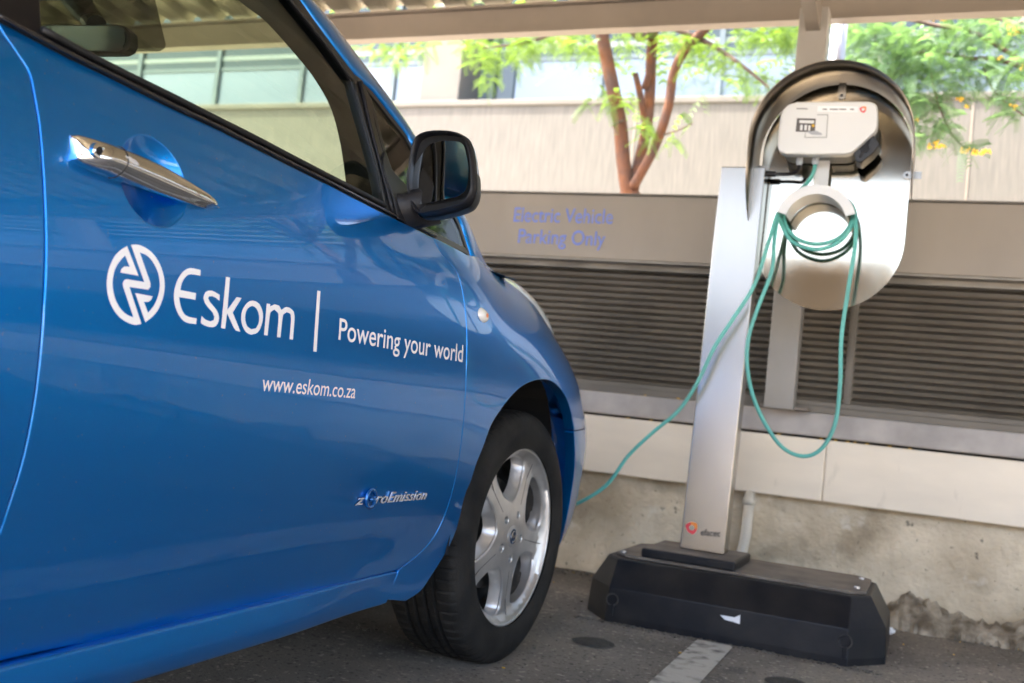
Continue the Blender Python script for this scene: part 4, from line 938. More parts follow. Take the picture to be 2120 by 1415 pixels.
# dashboard, seats, wheel
mb = MB(); vs = []
rows = []
for (y, z) in [(1.86, .70), (1.88, .88), (1.95, .945), (2.15, .965), (2.45, .97)]:
    rows.append([(XC-.78+1.56*i/12, y+.05*math.cos((i/12-.5)*3), z+(.012*math.sin(i*1.3) if y > 1.9 else 0)) for i in range(13)])
grid(rows).build('dashboard', M_plastic, car, smooth=True)
mb = MB(); cs = Vector((XC+.37, 1.66, .86)); ang = math.radians(25)
pts = [cs+Vector((.185*math.cos(a), .185*math.sin(a)*math.sin(ang), .185*math.sin(a)*math.cos(ang))) for a in np.linspace(0, 2*math.pi, 33)]
mb.tube(pts, .014, 8, caps=False); mb.tube([cs+Vector((-.17, 0, 0)), cs, cs+Vector((.17, 0, 0))], [.012, .05, .012], 8); mb.tube([cs, cs+Vector((0, .22, -.06))], .03, 8); mb.build('steering_wheel', M_plastic, car, smooth=True)
for sx in (-.37, .37):
    mb = MB(); mb.box((XC+sx-.25, .62, .32), (XC+sx+.25, 1.12, .50), .05); mb.box((XC+sx-.23, .48, .45), (XC+sx+.23, .64, 1.02), .05, Matrix.Translation((0, -.16, 0)) @ Matrix.Identity(4)); seat = mb.build('seat', M_trimin, car, smooth=True)
    mb = MB(); mb.box((XC+sx-.12, .34, 1.06), (XC+sx+.12, .44, 1.22), .04); mb.tube([(XC+sx-.06, .39, 1.0), (XC+sx-.06, .39, 1.08)], .006, 6); mb.tube([(XC+sx+.06, .39, 1.0), (XC+sx+.06, .39, 1.08)], .006, 6); mb.build('headrest', M_trimin, seat, smooth=True)
mb = MB(); mb.box((XC-.62, -.35, .42), (XC+.62, .1, .55), .05); mb.box((XC-.62, -.42, .5), (XC+.62, -.28, 1.03), .05); mb.build('rear_seat', M_trimin, car, smooth=True)
# rear side glass and back window as dark panes
rgo = joinsegs(cr([(.66, 1.03), (.64, 1.38)], .05), cr([(.64, 1.38), (.2, 1.40), (-.2, 1.37)], .05), cr([(-.2, 1.37), (-.55, 1.12), (-.5, 1.06)], .05), cr([(-.5, 1.06), (.1, 1.05), (.66, 1.03)], .05))
rfo = joinsegs(cr([(.695, 1.02), (.695, bz_+.105), (-.1, bz_+.10), (-.5, bz_+.06)], .05), cr([(-.5, bz_+.06), (-.85, 1.15), (-.9, 1.0)], .05), cr([(-.9, 1.0), (.1, 1.03), (.695, 1.02)], .05))
for mi in (False, True):
    panel('rear_glass', rgo, Fg, G_quart, car, step=.08, flange=False, mirror=mi); panel('rear_window_frame', rfo, lambda y, z: Fg(y, z)+.002, M_black, car, step=.06, holes=[inset(rgo, .0005)], mirror=mi)
# headlamp pod
def pod(mi):
    mb = MB(); path = [((-1.13, 2.42, .965), .012, .006), ((-1.12, 2.55, .975), .05, .022), ((-1.13, 2.70, .955), .07, .034), ((-1.145, 2.86, .915), .075, .036), ((-1.16, 3.0, .85), .07, .03), ((-1.19, 3.12, .78), .06, .02), ((-1.22, 3.2, .74), .02, .006)]
    P = [np.array([*p, a, b]) for p, a, b in path]; S = []
    for q in cr([tuple(p) for p in P], .03): S.append(q)
    vs = []; n = 16
    for (x, y, z, a, b) in S:
        for k in range(n):
            t = 2*math.pi*k/n; X_ = x+a*math.cos(t); vs.append((2*XC-X_ if mi else X_, y, z-(x+.0-X_)*-.35*0-abs(math.cos(t))*0+b*math.sin(t)-.3*(X_-x)))
    mb.add(vs, [(i*n+k, i*n+(k+1) % n, (i+1)*n+(k+1) % n, (i+1)*n+k) for i in range(len(S)-1) for k in range(n)]); return mb
for mi in (False, True): pod(mi).build('headlamp', M_lamp, car, smooth=True)
# side repeater
ry, rz = hit(1000, 653, Fb); xr_ = float(Fb([ry], [rz])[0])
mb = MB(); n = 24; vs = [(xr_+.010, ry, rz)]
for k in range(1, 5):
    r = k/4
    for i in range(n):
        a = 2*math.pi*i/n; yy, z2 = ry+.030*r*math.cos(a), rz+.0165*r*math.sin(a); vs.append((float(Fb([yy], [z2])[0])+.010*(1-r**3)-.0005*(k == 4), yy, z2))
fs = [(0, 1+i, 1+(i+1) % n) for i in range(n)]+[(1+(k-1)*n+i, 1+k*n+i, 1+k*n+(i+1) % n, 1+(k-1)*n+(i+1) % n) for k in range(1, 4) for i in range(n)]
mb.add(vs, fs); rep = mb.build('side_repeater', mat('repeater_lens', (.8, .77, .7), .25, .0, coat=1), car, smooth=True)
mb = MB(); mb.tube([(xr_+.0095, ry, rz), (xr_+.0112, ry, rz)], .005, 10); mb.build('bulb', M_orange, rep)
# ---- decals
def decal(px_polys, holes, name, m=M_white, F=Fb, off=.0006, step=.012, parent=None):
    for i, poly in enumerate(px_polys):
        P = [hit(a, b, F) for a, b in densify(poly)]; H = [[hit(a, b, F) for a, b in h] for h in (holes[i] if i < len(holes) and holes[i] else [])]
        panel(name, P, F, m, parent or door, step=step, flange=False, out=off, holes=H)
def densify(L, d=8):
    out = []
    for i in range(len(L)):
        a, b = L[i], L[(i+1) % len(L)]; k = max(1, int(math.hypot(b[0]-a[0], b[1]-a[1])/d)); out += [(a[0]+(b[0]-a[0])*j/k, a[1]+(b[1]-a[1])*j/k) for j in range(k)]
    return out
def z1(L, o, s): return [(o[0]+a/s, o[1]+b/s) for a, b in L]
def crp(L, closed=True, step=12): return cr(L, step, closed)
oa, sa = (210, 495), 7.445
emb = [(390, 112), (565, 568), (288, 518), (300, 465), (345, 425), (430, 430), (358, 255), (280, 340), (215, 440), (180, 560), (165, 680), (175, 800), (205, 920), (270, 1050), (350, 1140), (430, 1190), (487, 1208), (330, 740), (320, 690), (340, 640), (380, 620), (655, 665),
       (450, 92), (560, 90), (680, 140), (800, 240), (900, 400), (955, 570), (970, 720), (950, 880), (890, 1050), (800, 1180), (670, 1285), (515, 835), (782, 885), (760, 940), (715, 972), (648, 968), (712, 1140), (800, 1030), (860, 900), (892, 760), (890, 640), (860, 500), (790, 360), (700, 260), (585, 208),
       (750, 680), (748, 740), (715, 782), (425, 740), (610, 1308), (520, 1327), (420, 1300), (300, 1230), (200, 1120), (130, 990), (90, 850), (75, 680), (95, 520), (140, 380), (210, 250), (300, 165)]
def softpoly(L, sharp):     # smooth arcs, keep sharp corners
    n = len(L); out = []
    for i in range(n):
        p1, p2 = np.array(L[i], float), np.array(L[(i+1) % n], float); p0, p3 = np.array(L[i-1], float), np.array(L[(i+2) % n], float)
        if L[i] in sharp: p0 = 2*p1-p2
        if L[(i+1) % n] in sharp: p3 = 2*p2-p1
        k = max(1, int(np.linalg.norm(p2-p1)/35))
        for j in range(k): t = j/k; out.append(tuple(.5*((2*p1)+(-p0+p2)*t+(2*p0-5*p1+4*p2-p3)*t*t+(-p0+3*p1-3*p2+p3)*t**3)))
    return out
sharp = {(390, 112), (565, 568), (288, 518), (430, 430), (358, 255), (487, 1208), (655, 665), (450, 92), (670, 1285), (515, 835), (782, 885), (648, 968), (712, 1140), (585, 208), (425, 740), (610, 1308), (330, 740), (380, 620), (750, 680), (715, 782)}
decal([z1(softpoly(emb, sharp), oa, sa)], [], 'emblem')
ob, sb_ = (350, 540), 6.424
Eg = [(415, 125), (280, 98), (190, 140), (110, 250), (65, 400), (62, 530), (90, 650), (150, 760), (230, 825), (355, 843), (363, 768), (250, 745), (190, 700), (150, 610), (133, 520), (132, 485), (346, 520), (354, 433), (145, 390), (165, 300), (215, 215), (285, 180), (412, 202)]
sg = [(668, 455), (560, 398), (480, 420), (452, 500), (470, 560), (520, 630), (575, 690), (598, 745), (590, 790), (545, 808), (480, 785), (428, 735), (416, 828), (480, 868), (580, 886), (640, 840), (660, 760), (640, 680), (590, 610), (535, 545), (515, 500), (530, 475), (570, 472), (620, 495), (665, 533)]
kg = [(752, 215), (806, 225), (775, 555), (895, 483), (960, 497), (842, 690), (944, 944), (885, 932), (855, 890), (772, 700), (768, 705), (741, 906), (686, 895)]
kg = [(752, 215), (806, 225), (771, 655), (895, 483), (960, 497), (842, 690), (944, 944), (885, 932), (855, 890), (768, 700), (741, 906), (686, 895)]
og = [(1105, 530), (1190, 570), (1240, 680), (1240, 800), (1200, 920), (1150, 970), (1090, 985), (1020, 950), (965, 850), (955, 750), (970, 660), (1030, 565)]
oi = [(1100, 602), (1160, 640), (1195, 740), (1185, 840), (1150, 900), (1090, 912), (1040, 880), (1010, 800), (1010, 720), (1040, 640)]
mg = [(1295, 570), (1342, 578), (1338, 610), (1400, 580), (1460, 600), (1490, 655), (1560, 615), (1630, 650), (1665, 740), (1643, 1050), (1597, 1045), (1618, 770), (1600, 700), (1560, 685), (1515, 715), (1503, 780), (1477, 1022), (1430, 1016), (1452, 760), (1440, 690), (1395, 650), (1350, 680), (1333, 750), (1306, 995), (1258, 990)]
bg_ = [(1967, 398), (2010, 405), (1957, 1212), (1914, 1206)]
shE = {(415, 125), (412, 202), (355, 843), (363, 768), (132, 485), (346, 520), (354, 433), (145, 390)}; shS = {(668, 455), (665, 533), (428, 735), (416, 828)}
shM = {(1295, 570), (1342, 578), (1338, 610), (1490, 655), (1643, 1050), (1597, 1045), (1477, 1022), (1430, 1016), (1306, 995), (1258, 990)}
decal([z1(softpoly(Eg, shE), ob, sb_), z1(softpoly(sg, shS), ob, sb_), z1(kg, ob, sb_), z1(softpoly(og, set()), ob, sb_), z1(softpoly(mg, shM), ob, sb_)], [None, None, None, [z1(softpoly(oi, set()), ob, sb_)]], 'letter')
decal([z1(bg_, ob, sb_)], [], 'divider_bar')
def surf_text(txt, L, R_, cap, m, name, F=Fb, off=.0006, bold=0.0, ext=0.0, bev=0.0, parent=None, shear=0.0, spacing=1.0):
    me = font_mesh(txt, extrude=ext, bevel=bev, bold=bold, shear=shear, spacing=spacing); a = min(v.co.x for v in me.vertices); b = max(v.co.x for v in me.vertices)
    bm = bmesh.new(); bm.from_mesh(me)
    for q in np.arange(-.3, 1.0, .25): bmesh.ops.bisect_plane(bm, geom=bm.verts[:]+bm.edges[:]+bm.faces[:], plane_co=(0, q, 0), plane_no=(0, 1, 0))
    (y0, z0), (y1, z1_) = hit(*L, F), hit(*R_, F); sc_ = cap/CAP; ys = []; zs = []; zz_ = [v.co.z for v in bm.verts]; 
    for v in bm.verts:
        u = (v.co.x-a)/(b-a); ys.append(y0+u*(y1-y0)); zs.append(z0+u*(z1_-z0)+v.co.y*sc_)
    xs = F(np.array(ys), np.array(zs)); 
    for v, x, y, z in zip(bm.verts, xs, ys, zs): v.co = Vector((x+off+v.co.z*sc_, y, z))
    bm.to_mesh(me); bm.free(); return link(name, me, m, parent or door, False)
d_ = hit(703, 655, Fb)[1]-hit(701, 702, Fb)[1]; print('P cap', d_)
surf_text('Powering your world', (700, 703), (957, 750), d_, M_white, 'lettering', bold=.006)
d_ = .030; surf_text('www.eskom.co.za', (540, 809), (734, 825), .026, M_white, 'lettering', bold=.004)
# badge
for nm, of_, ex_, bo_, m_ in (('badge_shade', .0012, .03, .012, M_rubberseal), ('badge', .0032, .03, .004, M_badge)):  # first pass: black copy standing in for the shadow round the letters
    surf_text('z', (733, 1046), (749, 1044), .0205, m_, nm, off=of_, ext=ex_, bold=bo_, shear=.2)
    surf_text('ro', (773, 1042.5), (797, 1041), .0215, m_, nm, off=of_, ext=ex_, bold=bo_, shear=.2, spacing=1.05)
    surf_text('Emission', (799, 1040.5), (878, 1033.5), .0215, m_, nm, off=of_, ext=ex_, bold=bo_, shear=.2, spacing=1.06)
(y0, z0) = hit(762, 1032, Fb); x_ = float(Fb([y0], [z0])[0]); mb = MB()
pts = [(x_+.006, y0+.0165*math.cos(a), z0+.0165*math.sin(a)) for a in np.linspace(.3, 2*math.pi-.1, 30)]; pts.append((x_+.007, y0-.004, z0-.001))
mb.tube(pts, .0036, 8); mb.build('badge_ring', M_bblue, door, smooth=True)
# ---- door handle
def handle():
    # top and bottom edges traced, ridge proud of the door
    top = [(149, 281), (160, 278), (200, 287), (242, 300), (290, 320), (340, 346), (390, 376), (430, 402), (448, 417), (457, 430)]
    botp = [(152, 318), (162, 335), (200, 352), (243, 368), (290, 386), (340, 404), (390, 421), (425, 431), (445, 434), (456, 433)]
    of = [.004, .008, .016, .019, .018, .016, .013, .010, .008, .005]
    T = [hit(a, b, lambda y, z, q=q: Fb(y, z)+q) for (a, b), q in zip(top, of)]; B = [hit(a, b, lambda y, z, q=q: Fb(y, z)+q) for (a, b), q in zip(botp, of)]
    n = 40; Tn = np.array(cr(T, .002)); Bn = np.array(cr(B, .002))
    def rs(P, n): s = np.r_[0, np.cumsum(np.hypot(*np.diff(P, axis=0).T))]; t = np.linspace(0, s[-1], n); return np.stack([np.interp(t, s, P[:, 0]), np.interp(t, s, P[:, 1])], 1)
    return rs(Tn, n), rs(Bn, n)
HT, HB = handle(); nH = len(HT)
def hsection(i):
    t = HT[i]; b = HB[i]; s = i/(nH-1); out = []
    pr = .033*(1-.62*s**2.2)*min(1, .08+.92*math.sin(min(1, s/.16)*math.pi/2)**.7)*(1 if s < .93 else max(.3, (1-s)/.07))
    for k in range(15):
        a = math.pi*k/14; u = .5-.5*math.cos(a); h = math.sin(a)**.55
        yy = t[0]+(b[0]-t[0])*u; z2 = t[1]+(b[1]-t[1])*u
        # crease at 58% of the height
        xb = float(Fb([yy], [z2])[0]); base_ = .010*min(1, max(0, (s-.15)/.35))*min(1, max(0, (.95-s)/.1))
        crease = -.010*max(0, (u-.58)/.42)**1.1*(min(1, s*5))
        out.append((xb+base_+(pr-base_)*h+crease*h, yy, z2))
    out = [(out[0][0]-.012, out[0][1], out[0][2]-.001)]+out+[(out[-1][0]-.012, out[-1][1], out[-1][2]+.001)]
    return out
def hmesh(i0, i1):
    mb = MB(); rows = [hsection(i) for i in range(i0, i1)]; n = len(rows[0]); vs = [v for r in rows for v in r]
    fs = [(j*n+i, j*n+i+1, (j+1)*n+i+1, (j+1)*n+i) for j in range(len(rows)-1) for i in range(n-1)]
    fs += [(j*n+n-1, j*n, (j+1)*n, (j+1)*n+n-1) for j in range(len(rows)-1)]; fs += [tuple(range(n)), tuple((len(rows)-1)*n+k for k in range(n-1, -1, -1))]
    mb.add(vs, fs); return mb
isplit = 9
hnd = hmesh(isplit, nH).build('door_handle', M_chrome, door); autosmooth(hnd, 38)
cap_ = hmesh(0, isplit+1).build('lock_cover', M_chrome, door); autosmooth(cap_, 38)
for v in cap_.data.vertices:
    pass
ALLH = np.array([q for i in range(nH) for q in hsection(i)[1:-1]])
def hx(y, z):
    d = np.hypot(ALLH[:, 1]-y, ALLH[:, 2]-z); k = np.argsort(d)[:3]; return float(ALLH[k, 0].mean())
lk = hit(206, 313, lambda y, z: Fb(y, z)+.028); xk = hx(*lk)
mb = MB(); mb.tube([(xk-.004, *lk), (xk+.0015, *lk), (xk+.0022, *lk)], [.0095, .0095, .0078], 24); kh = mb.build('lock', M_chrome, door); autosmooth(kh, 40)
mb = MB(); mb.tube([(xk+.0020, *lk), (xk+.0026, *lk)], .0052, 16); mb.build('keyhole', M_plastic, kh)
mb = MB(); sec = hsection(isplit)[1:-1]; cen = np.mean(np.array(sec), 0); mb.tube([tuple(np.array(q)+np.array([.0002, 0, 0])) for q in sec], .0008, 6); mb.build('handle_seam', M_rubberseal, hnd)
bt = hit(273, 333, lambda y, z: Fb(y, z)+.030)
mb = MB(); n = 20; vs = []
for k in range(3):
    for a in np.linspace(0, 2*math.pi, n, endpoint=False):
        r = (1-k*.33); yy = bt[0]+.0125*r*math.cos(a); zz2 = bt[1]+.0045*r*math.sin(a)-.003*r*math.cos(a); vs.append((hx(yy, zz2)+(-.001, .0012, .0008)[k], yy, zz2))
mb.add(vs, [(k*n+i, (k+1)*n+i, (k+1)*n+(i+1) % n, k*n+(i+1) % n) for k in range(2) for i in range(n)]+[tuple(2*n+i for i in range(n))]); mb.build('request_button', M_badge, hnd, smooth=True)
# ---- door mirror
MR = (-.875, 1.70)     # rim centre
rim_px = [(844, 400), (842, 370), (847, 330), (853, 300), (862, 282), (880, 273), (905, 270), (935, 272), (955, 280), (966, 295), (973, 325), (976, 360), (975, 390), (966, 412), (950, 424), (920, 433), (885, 440), (862, 440), (852, 425)]
def mplane(px, py, d=0):     # plane facing back and a little inward
    r = ray(px, py); n = np.array([-.22, -1.0, .03]); n /= np.linalg.norm(n); c = np.array([-.86, 1.70+d, 1.06]); t = n.dot(c-O)/n.dot(r); return O+r*t
rimc = cr(rim_px, 5, True); R3 = [mplane(a, b) for a, b in rimc]; c3 = sum(R3)/len(R3); nm_ = np.array([.22, 1.0, -.03]); nm_ /= np.linalg.norm(nm_)
print('mirror centre', c3, 'size', max(p[0] for p in R3)-min(p[0] for p in R3), max(p[2] for p in R3)-min(p[2] for p in R3))
def mring(s, d, sh=(0, 0, 0)): return [c3+(p-c3)*s+nm_*d+np.array(sh)+np.array([-.32*max(0, d-.01), 0, 0]) for p in R3]
def loops(rings, cap=True):
    mb = MB(); n = len(rings[0]); vs = [v for r in rings for v in r]; fs = [(j*n+i, j*n+(i+1) % n, (j+1)*n+(i+1) % n, (j+1)*n+i) for j in range(len(rings)-1) for i in range(n)]
    if cap: fs.append(tuple((len(rings)-1)*n+k for k in range(n)))
    mb.add(vs, fs); return mb
mh = loops([mring(.95, .022), mring(.955, .004), mring(.975, -.001), mring(1.0, 0), mring(1.012, .006), mring(1.015, .016, (.001, 0, -.002)), mring(1.01, .03, (.001, 0, -.003))], cap=False).build('door_mirror', M_plastic, car, smooth=True)
loops([mring(1.02, .020, (.001, 0, 0)), mring(1.0, .04, (.0, 0, 0)), mring(.93, .065, (-.002, 0, .0)), mring(.78, .088, (-.004, 0, 0)), mring(.5, .103), mring(.1, .108)]).build('mirror_cap', PAINT, mh, smooth=True)
lowr = [mring(1.03, .018, (.001, 0, -.003)), mring(1.01, .042, (.001, 0, -.004)), mring(.94, .068, (-.001, 0, -.004)), mring(.8, .085, (-.003, 0, -.004))]
mb = MB(); n = len(R3); vs = [v for r in lowr for v in r]; sel = [i for i in range(n) if R3[i][2] < c3[2]+.004]
fs = [(j*n+i, j*n+(i+1) % n, (j+1)*n+(i+1) % n, (j+1)*n+i) for j in range(3) for i in sel]; mb.add(vs, fs); mb.build('mirror_shell', M_plastic, mh, smooth=True)
gn = np.array([-.26, -.965, .03]); gn /= np.linalg.norm(gn)
def gplane(px, py): r = ray(px, py); c = np.array([-.90, 1.722, 1.07]); t = gn.dot(c-O)/gn.dot(r); return O+r*t
gl = [gplane(a, b) for a, b in cr([(846, 395), (846, 375), (858, 345), (880, 310), (897, 296), (930, 292), (957, 298), (966, 325), (970, 355), (965, 390), (950, 405), (920, 413), (870, 423), (857, 418)], 5, True)]
mb = MB(); n = len(gl); mb.add([p for p in gl]+[p+nm_*.006 for p in gl], [tuple(range(n)), tuple(range(2*n-1, n-1, -1))]+[(i, n+i, n+(i+1) % n, (i+1) % n) for i in range(n)]); mb.build('mirror_glass', M_mirror, mh)
loops([mring(.965, .020), mring(.5, .03), mring(.05, .032)]).build('mirror_backing', M_liner, mh)
a_ = mplane(868, 432, .045); bq = hit(818, 425, Fg); b0 = np.array([float(Fg([bq[0]], [bq[1]])[0])-.005, bq[0]+.02, bq[1]-.012])
mb = MB(); mb.tube([b0+np.array([-.02, 0, -.0]), b0*.65+a_*.35+np.array([0, 0, -.004]), b0*.25+a_*.75+np.array([0, 0, .0]), a_+np.array([.03, .01, .012])], [.030, .028, .028, .030], 16, flat=1.5); arm = mb.build('mirror_arm', M_plastic, mh, smooth=True)
sail = joinsegs(tr([(790, 317), (803, 352), (822, 374), (842, 394), (862, 430), (868, 475)], Fg, .02), tr([(868, 475), (840, 462), (817, 451)], Fg, .02), tr([(817, 451), (808, 410), (786, 345), (790, 317)], Fg, .02))
panel('mirror_base', sail, lambda y, z: Fg(y, z)+.009, M_plastic, car, step=.03, thick=.014)
# left mirror, plain copy on the other side
for o_ in [mh]+list(mh.children):
    me = o_.data.copy(); me.transform(Matrix.Translation((0, 0, 0)))
    for v in me.vertices: v.co.x = -v.co.x
    me.flip_normals(); c_ = bpy.data.objects.new(o_.name.split('.')[0], me); COL.objects.link(c_)
    if o_ is mh: c_.parent = car; LM = c_
    else: c_.parent = LM
# ---- wheels
def tyre_mesh():
    prof = [(-.100, .222), (-.104, .232), (-.1075, .250), (-.1085, .268), (-.104, .288), (-.0965, .302), (-.088, .3105), (-.078, .3145)]
    tread = []
    xs = np.linspace(-.078, .078, 53)
    grooves = [-.042, -.015, .015, .042]
    for x in xs:
        r = .3145+.0025*(1-(x/.078)**2); g = min(abs(x-q) for q in grooves)
        if g < .004: r -= .007
        tread.append((x, r))
    P = prof[:-1]+tread+[(-a, b) for a, b in prof[:-1][::-1]]
    nA = 432; vs = []
    for j in range(nA):
        a = 2*math.pi*j/nA
        for (x, r) in P:
            rr = r
            sh = abs(x)
            if .046 < sh < .096 and r > .296 and j % 6 == 0: rr -= .0035
            if .019 < sh < .038 and (j+int(x*300)) % 8 == 0: rr -= .003
            if sh < .010 and (j+4) % 8 == 0: rr -= .002
            vs.append((x, rr*math.cos(a), rr*math.sin(a)))
    n = len(P); fs = [(j*n+i, j*n+i+1, ((j+1) % nA)*n+i+1, ((j+1) % nA)*n+i) for j in range(nA) for i in range(n-1)]
    mb = MB(); mb.add(vs, fs); return mb.mesh('tyre')
RR = .2225
def rot(p, a): c, s = math.cos(a), math.sin(a); return (p[0]*c-p[1]*s, p[0]*s+p[1]*c)
BASEA = math.radians(26)
def opening(scale=1.0, shift=0.0):
    def pol(r, d): return (r*math.cos(math.radians(d)), r*math.sin(math.radians(d)))
    c = [pol(.090, -9), pol(.086, 0), pol(.090, 9), pol(.116, 22.5), pol(.155, 26.5), pol(.184, 26), pol(.198, 20), pol(.2025, 9), pol(.2035, 0), pol(.2025, -9), pol(.198, -20), pol(.184, -26), pol(.155, -26.5), pol(.116, -22.5)]
    q = cr(c, .006, True); m = np.mean(np.array(q), 0); return [tuple(m+(np.array(p)-m)*scale+np.array([shift, 0])) for p in q]
def face_x(y, z):      # outboard position of the rim face relative to wheel centre plane
    y = np.atleast_1d(np.asarray(y, float)); z = np.atleast_1d(np.asarray(z, float))
    r = np.hypot(y, z)
    return np.where(r > .214, .094-(r-.214)*.3, .088-.016*np.clip((r-.05)/.16, 0, 1)*np.clip((.214-r)/.02, 0, 1)-.012*np.clip((.05-r)/.02, 0, 1)*0)
def rim_build(parent, full=True):
    out = circ(0, 0, .2145, 0, 360, 96)[:-1]; holes = []
    for k in range(5): holes.append([rot(p, BASEA+k*2*math.pi/5) for p in opening()][::-1])
    lugs = [circ(*rot((.058, 0), BASEA+math.radians(36)+k*2*math.pi/5), .0125, 0, 360, 16)[:-1] for k in range(5)]
    o = panel('rim', out, face_x, M_alloy, parent, step=.010, holes=holes+lugs, rnd=.0025, thick=.012)
    mb = MB()
    # lip and barrel
    prof = [(.086, .2142), (.0955, .2165), (.0965, .2205), (.0935, .2245), (.088, .2262), (.080, .223)]
    n = 96; vs = [(x, r*math.cos(2*math.pi*j/n), r*math.sin(2*math.pi*j/n)) for j in range(n) for x, r in prof]; m = len(prof)
    mb.add(vs, [(j*m+i, j*m+i+1, ((j+1) % n)*m+i+1, ((j+1) % n)*m+i) for j in range(n) for i in range(m-1)])
    prof2 = [(.083, .2145), (.088, .2143)]
    b1 = mb.build('rim_lip', M_alloy, parent, smooth=True)
    mb = MB(); prof = [(.072, .2125), (.05, .200), (0, .195), (-.09, .203)]; n = 64; m = len(prof); vs = [(x, r*math.cos(2*math.pi*j/n), r*math.sin(2*math.pi*j/n)) for j in range(n) for x, r in prof]
    mb.add(vs, [(j*m+i, j*m+i+1, ((j+1) % n)*m+i+1, ((j+1) % n)*m+i) for j in range(n) for i in range(m-1)]); mb.build('barrel', M_disc, parent, smooth=True)
    # flared opening walls
    for k in range(5):
        A = [rot(p, BASEA+k*2*math.pi/5) for p in opening(1.012)]; B = [rot(p, BASEA+k*2*math.pi/5) for p in opening(.94, .002)]; Cc = [rot(p, BASEA+k*2*math.pi/5) for p in opening(.86, .006)]; n = len(A); vs = []
        for ring, dx in ((A, .001), (B, -.010), (Cc, -.034)):
            for (y, z), (ay, az) in zip(ring, A): vs.append((float(face_x(ay, az)[0])+dx, y, z))
        mb = MB(); mb.add(vs, [(j*n+i, j*n+(i+1) % n, (j+1)*n+(i+1) % n, (j+1)*n+i) for j in range(2) for i in range(n)])
        mb.build('spoke_wall', M_alloy, parent, smooth=True)
    for L in lugs:
        n = len(L); c = np.mean(np.array(L), 0); vs = []
        for s, dx in ((1.03, -.0), (.85, -.012), (.8, -.022)):
            for p in L: q = c+(np.array(p)-c)*s; vs.append((float(face_x(*p)[0])+dx, q[0], q[1]))
        mb = MB(); mb.add(vs, [(j*n+i, j*n+(i+1) % n, (j+1)*n+(i+1) % n, (j+1)*n+i) for j in range(2) for i in range(n)]+[tuple(2*n+i for i in range(n))])
        mb.tube([(.05, c[0], c[1]), (.074, c[0], c[1])], [.008, .0075], 6); mb.build('wheel_nut', M_chrome, parent, smooth=True)
    for k in range(5):       # spoke centre grooves
        a = BASEA+math.radians(36)+k*2*math.pi/5; P = [rot((r, 0), a) for r in (.088, .12, .16, .205)]; mb = MB(); mb.tube([(float(face_x(*p)[0])-.0004, *p) for p in P], .0011, 6)
        mb.build('spoke_groove', M_alloyd, parent)
    mb = MB(); mb.tube([(.080, 0, 0), (.0895, 0, 0), (.091, 0, 0)], [.027, .027, .022], 28); cc = mb.build('centre_cap', M_alloy, parent); autosmooth(cc, 40)
    mb = MB(); mb.tube([(.0911, 0, 0), (.0922, 0, 0)], [.019, .018], 24); cc2 = mb.build('cap_badge', mat('cap_blue', (.05, .09, .16), .2, .6) if 'cap_blue' not in MATS else MATS['cap_blue'], parent)
    mb = MB(); mb.box((.0923, -.0165, -.003), (.0932, .0165, .003)); mb.tube([(.093, .0135*math.cos(a), .0135*math.sin(a)) for a in np.linspace(0, 2*math.pi, 25)], .0012, 6, caps=False); mb.build('cap_emblem', M_chrome, parent)
    mb = MB(); mb.tube([(.0, 0, 0), (.02, 0, 0)], .14, 40); mb.tube([(.02, 0, 0), (.06, 0, 0)], .07, 30); mb.box((-.01, -.15, -.05), (.038, -.09, .06), .01); mb.build('brake_disc', M_disc, parent)
    mb = MB(); mb.tube([(-.02, 0, 0), (-.012, 0, 0)], .193, 40); mb.build('brake_shield', M_liner, parent)
tm = tyre_mesh()
def wheel(x, y, right=True, first=False, steer=0.0):
    wh = bpy.data.objects.new('wheel', None); COL.objects.link(wh); wh.parent = car; wh.location = Vector((x, y, .305 if y > 1 else .277))-car.location; wh.scale = (1.0, 1.035, 1.035)
    wh.rotation_euler = (0, 0, (0 if right else math.pi)-(math.radians(3) if y > 1 else 0)); return wh
def childmesh(wh, name, me, m=None):
    o = bpy.data.objects.new(name, me); COL.objects.link(o); o.parent = wh
    if m and not me.materials: me.materials.append(m)
    return o
xw = WX-.1075
W1 = wheel(xw, WY, True, steer=0.0)
for p in tm.polygons: p.use_smooth = True
ty_ = childmesh(W1, 'tyre', tm, M_tyre)
class _P: pass
before = set(bpy.data.objects)
tmp = bpy.data.objects.new('tmp', None); COL.objects.link(tmp); rim_build(tmp)
for o_ in [q for q in bpy.data.objects if q not in before and q is not tmp]:
    o_.parent = W1
bpy.data.objects.remove(tmp)
bm = bmesh.new(); bm.from_mesh(tm)
for e in bm.edges:
    if len(e.link_faces) == 2 and e.calc_face_angle(0) > math.radians(30): e.smooth = False
bm.to_mesh(tm); bm.free()
for (x, y, r) in ((2*XC-xw, WY, False), (xw, RY, True), (2*XC-xw, RY, False)):
    W2 = wheel(x, y, r)
    for o_ in list(W1.children):
        c_ = o_.copy(); COL.objects.link(c_); c_.parent = W2
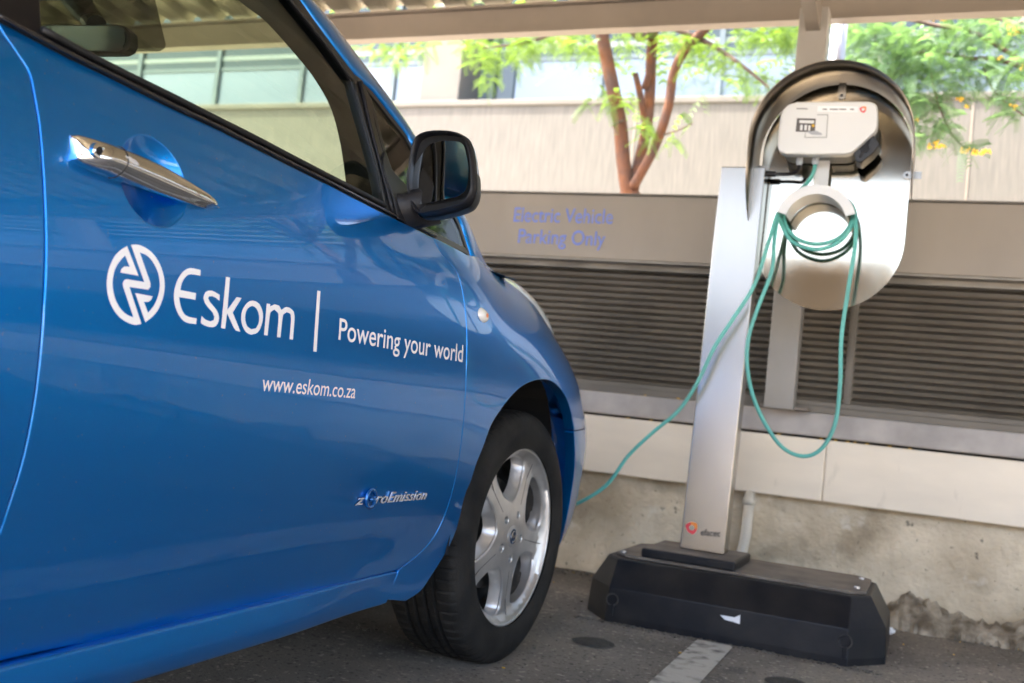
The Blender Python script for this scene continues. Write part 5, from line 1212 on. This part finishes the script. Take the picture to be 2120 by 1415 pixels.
# ================================================================== SMALL THINGS ON THE GROUND
def disc(name, px, py, r, m, **k):
    p = onZ(px, py, -.014); g_ = gz(p[1]); mb = MB(); n = 28; vs = [(p[0], p[1], .006+g_)]
    for s, z in ((.5, .0062), (.8, .0055), (1.0, .002)):
        for i in range(n): a = 2*math.pi*i/n; vs.append((p[0]+r*s*math.cos(a), p[1]+r*s*math.sin(a), z+g_))
    mb.add(vs, [(0, 1+i, 1+(i+1) % n) for i in range(n)]+[(1+j*n+i, 1+(j+1)*n+i, 1+(j+1)*n+(i+1) % n, 1+j*n+(i+1) % n) for j in range(2) for i in range(n)])
    return mb.build(name, m, None, smooth=True, **k)
M_iron = mat('worn_iron', (0.045, 0.042, 0.038), .6, var=.5, vscale=40, bump=.5, bscale=120)
disc('ground_cap', 1228, 1332, .062, M_iron, label='round dark cap in the asphalt beside the front tyre', cat='ground cap', group='round caps set in the asphalt')
disc('ground_cap', 1630, 1416, .06, M_iron, label='round dark cap in the asphalt at the bottom edge in front of the black base', cat='ground cap', group='round caps set in the asphalt')
p = onZ(1842, 1306, .012); bm = bmesh.new(); bmesh.ops.create_icosphere(bm, subdivisions=3, radius=.016)
for v in bm.verts: v.co *= random.uniform(.6, 1.25); v.co.z *= .7
me = bpy.data.meshes.new('paper'); bm.to_mesh(me); bm.free(); me.transform(Matrix.Translation((p[0], p[1], .011)))
link('crumpled_paper', me, M_white, None, False, label='scrap of crumpled white paper by the right end of the black base', cat='litter')
# yellow petals and grit
mb = MB()
def petal(x, y, z, s=.006):
    d = random.uniform(0, 6.28); mb.box((-s, -s*.6, 0), (s, s*.6, s*.5), s*.15, Matrix.Translation((x, y, z)) @ Matrix.Rotation(d, 4, 'Z'))
for (px, py) in [(1331, 820), (1400, 828), (1300, 864), (1348, 869), (1612, 903), (1730, 914), (1770, 919), (1771, 917), (1795, 921), (1842, 928), (1884, 932), (1700, 912), (1755, 916)]:
    p = onY(px, py, 4.01); petal(p[0], 4.01 if py > 835 else 4.045, zz(.637, 3.985)+.001 if py > 835 else zz(.737, 4.03)+.001)
for (px, py) in [(1662, 1358), (1825, 1357), (1833, 1356), (1380, 1303), (1408, 1352), (1870, 1340), (1043, 1378), (1148, 1180)]:
    p = onZ(px, py, -.01); petal(p[0], p[1], gz(p[1])+.002, .004)
for _ in range(40): petal(random.uniform(-1.6, 1.6), random.choice([4.01, 3.9, 3.7])+random.uniform(-.1, 0), .003, .003)
mb.build('fallen_petals', M_flow, None, kind='stuff', label='small yellow petals fallen on the ledges and asphalt', cat='petals')
mb = MB()
for _ in range(900):
    x = random.uniform(-1.5, 1.2); y = 3.99-abs(random.gauss(0, .05)) if random.random() < .7 else random.uniform(2.4, 3.95)
    if random.random() < .25: y = 3.18-abs(random.gauss(0, .012)); x = random.uniform(-1, -.07)
    s = random.uniform(.0012, .0045); mb.box((x-s, y-s, gz(y)-.001), (x+s*random.uniform(.5, 1.5), y+s, gz(y)+s*1.2), 0)
mb.build('grit', mat('grit', (.17, .15, .12), .9, var=.6, vscale=60), None, kind='stuff', label='loose grit along the wall foot and around the black base', cat='grit')
print('objects', len(bpy.data.objects), 'verts', sum(len(m.vertices) for m in bpy.data.meshes))
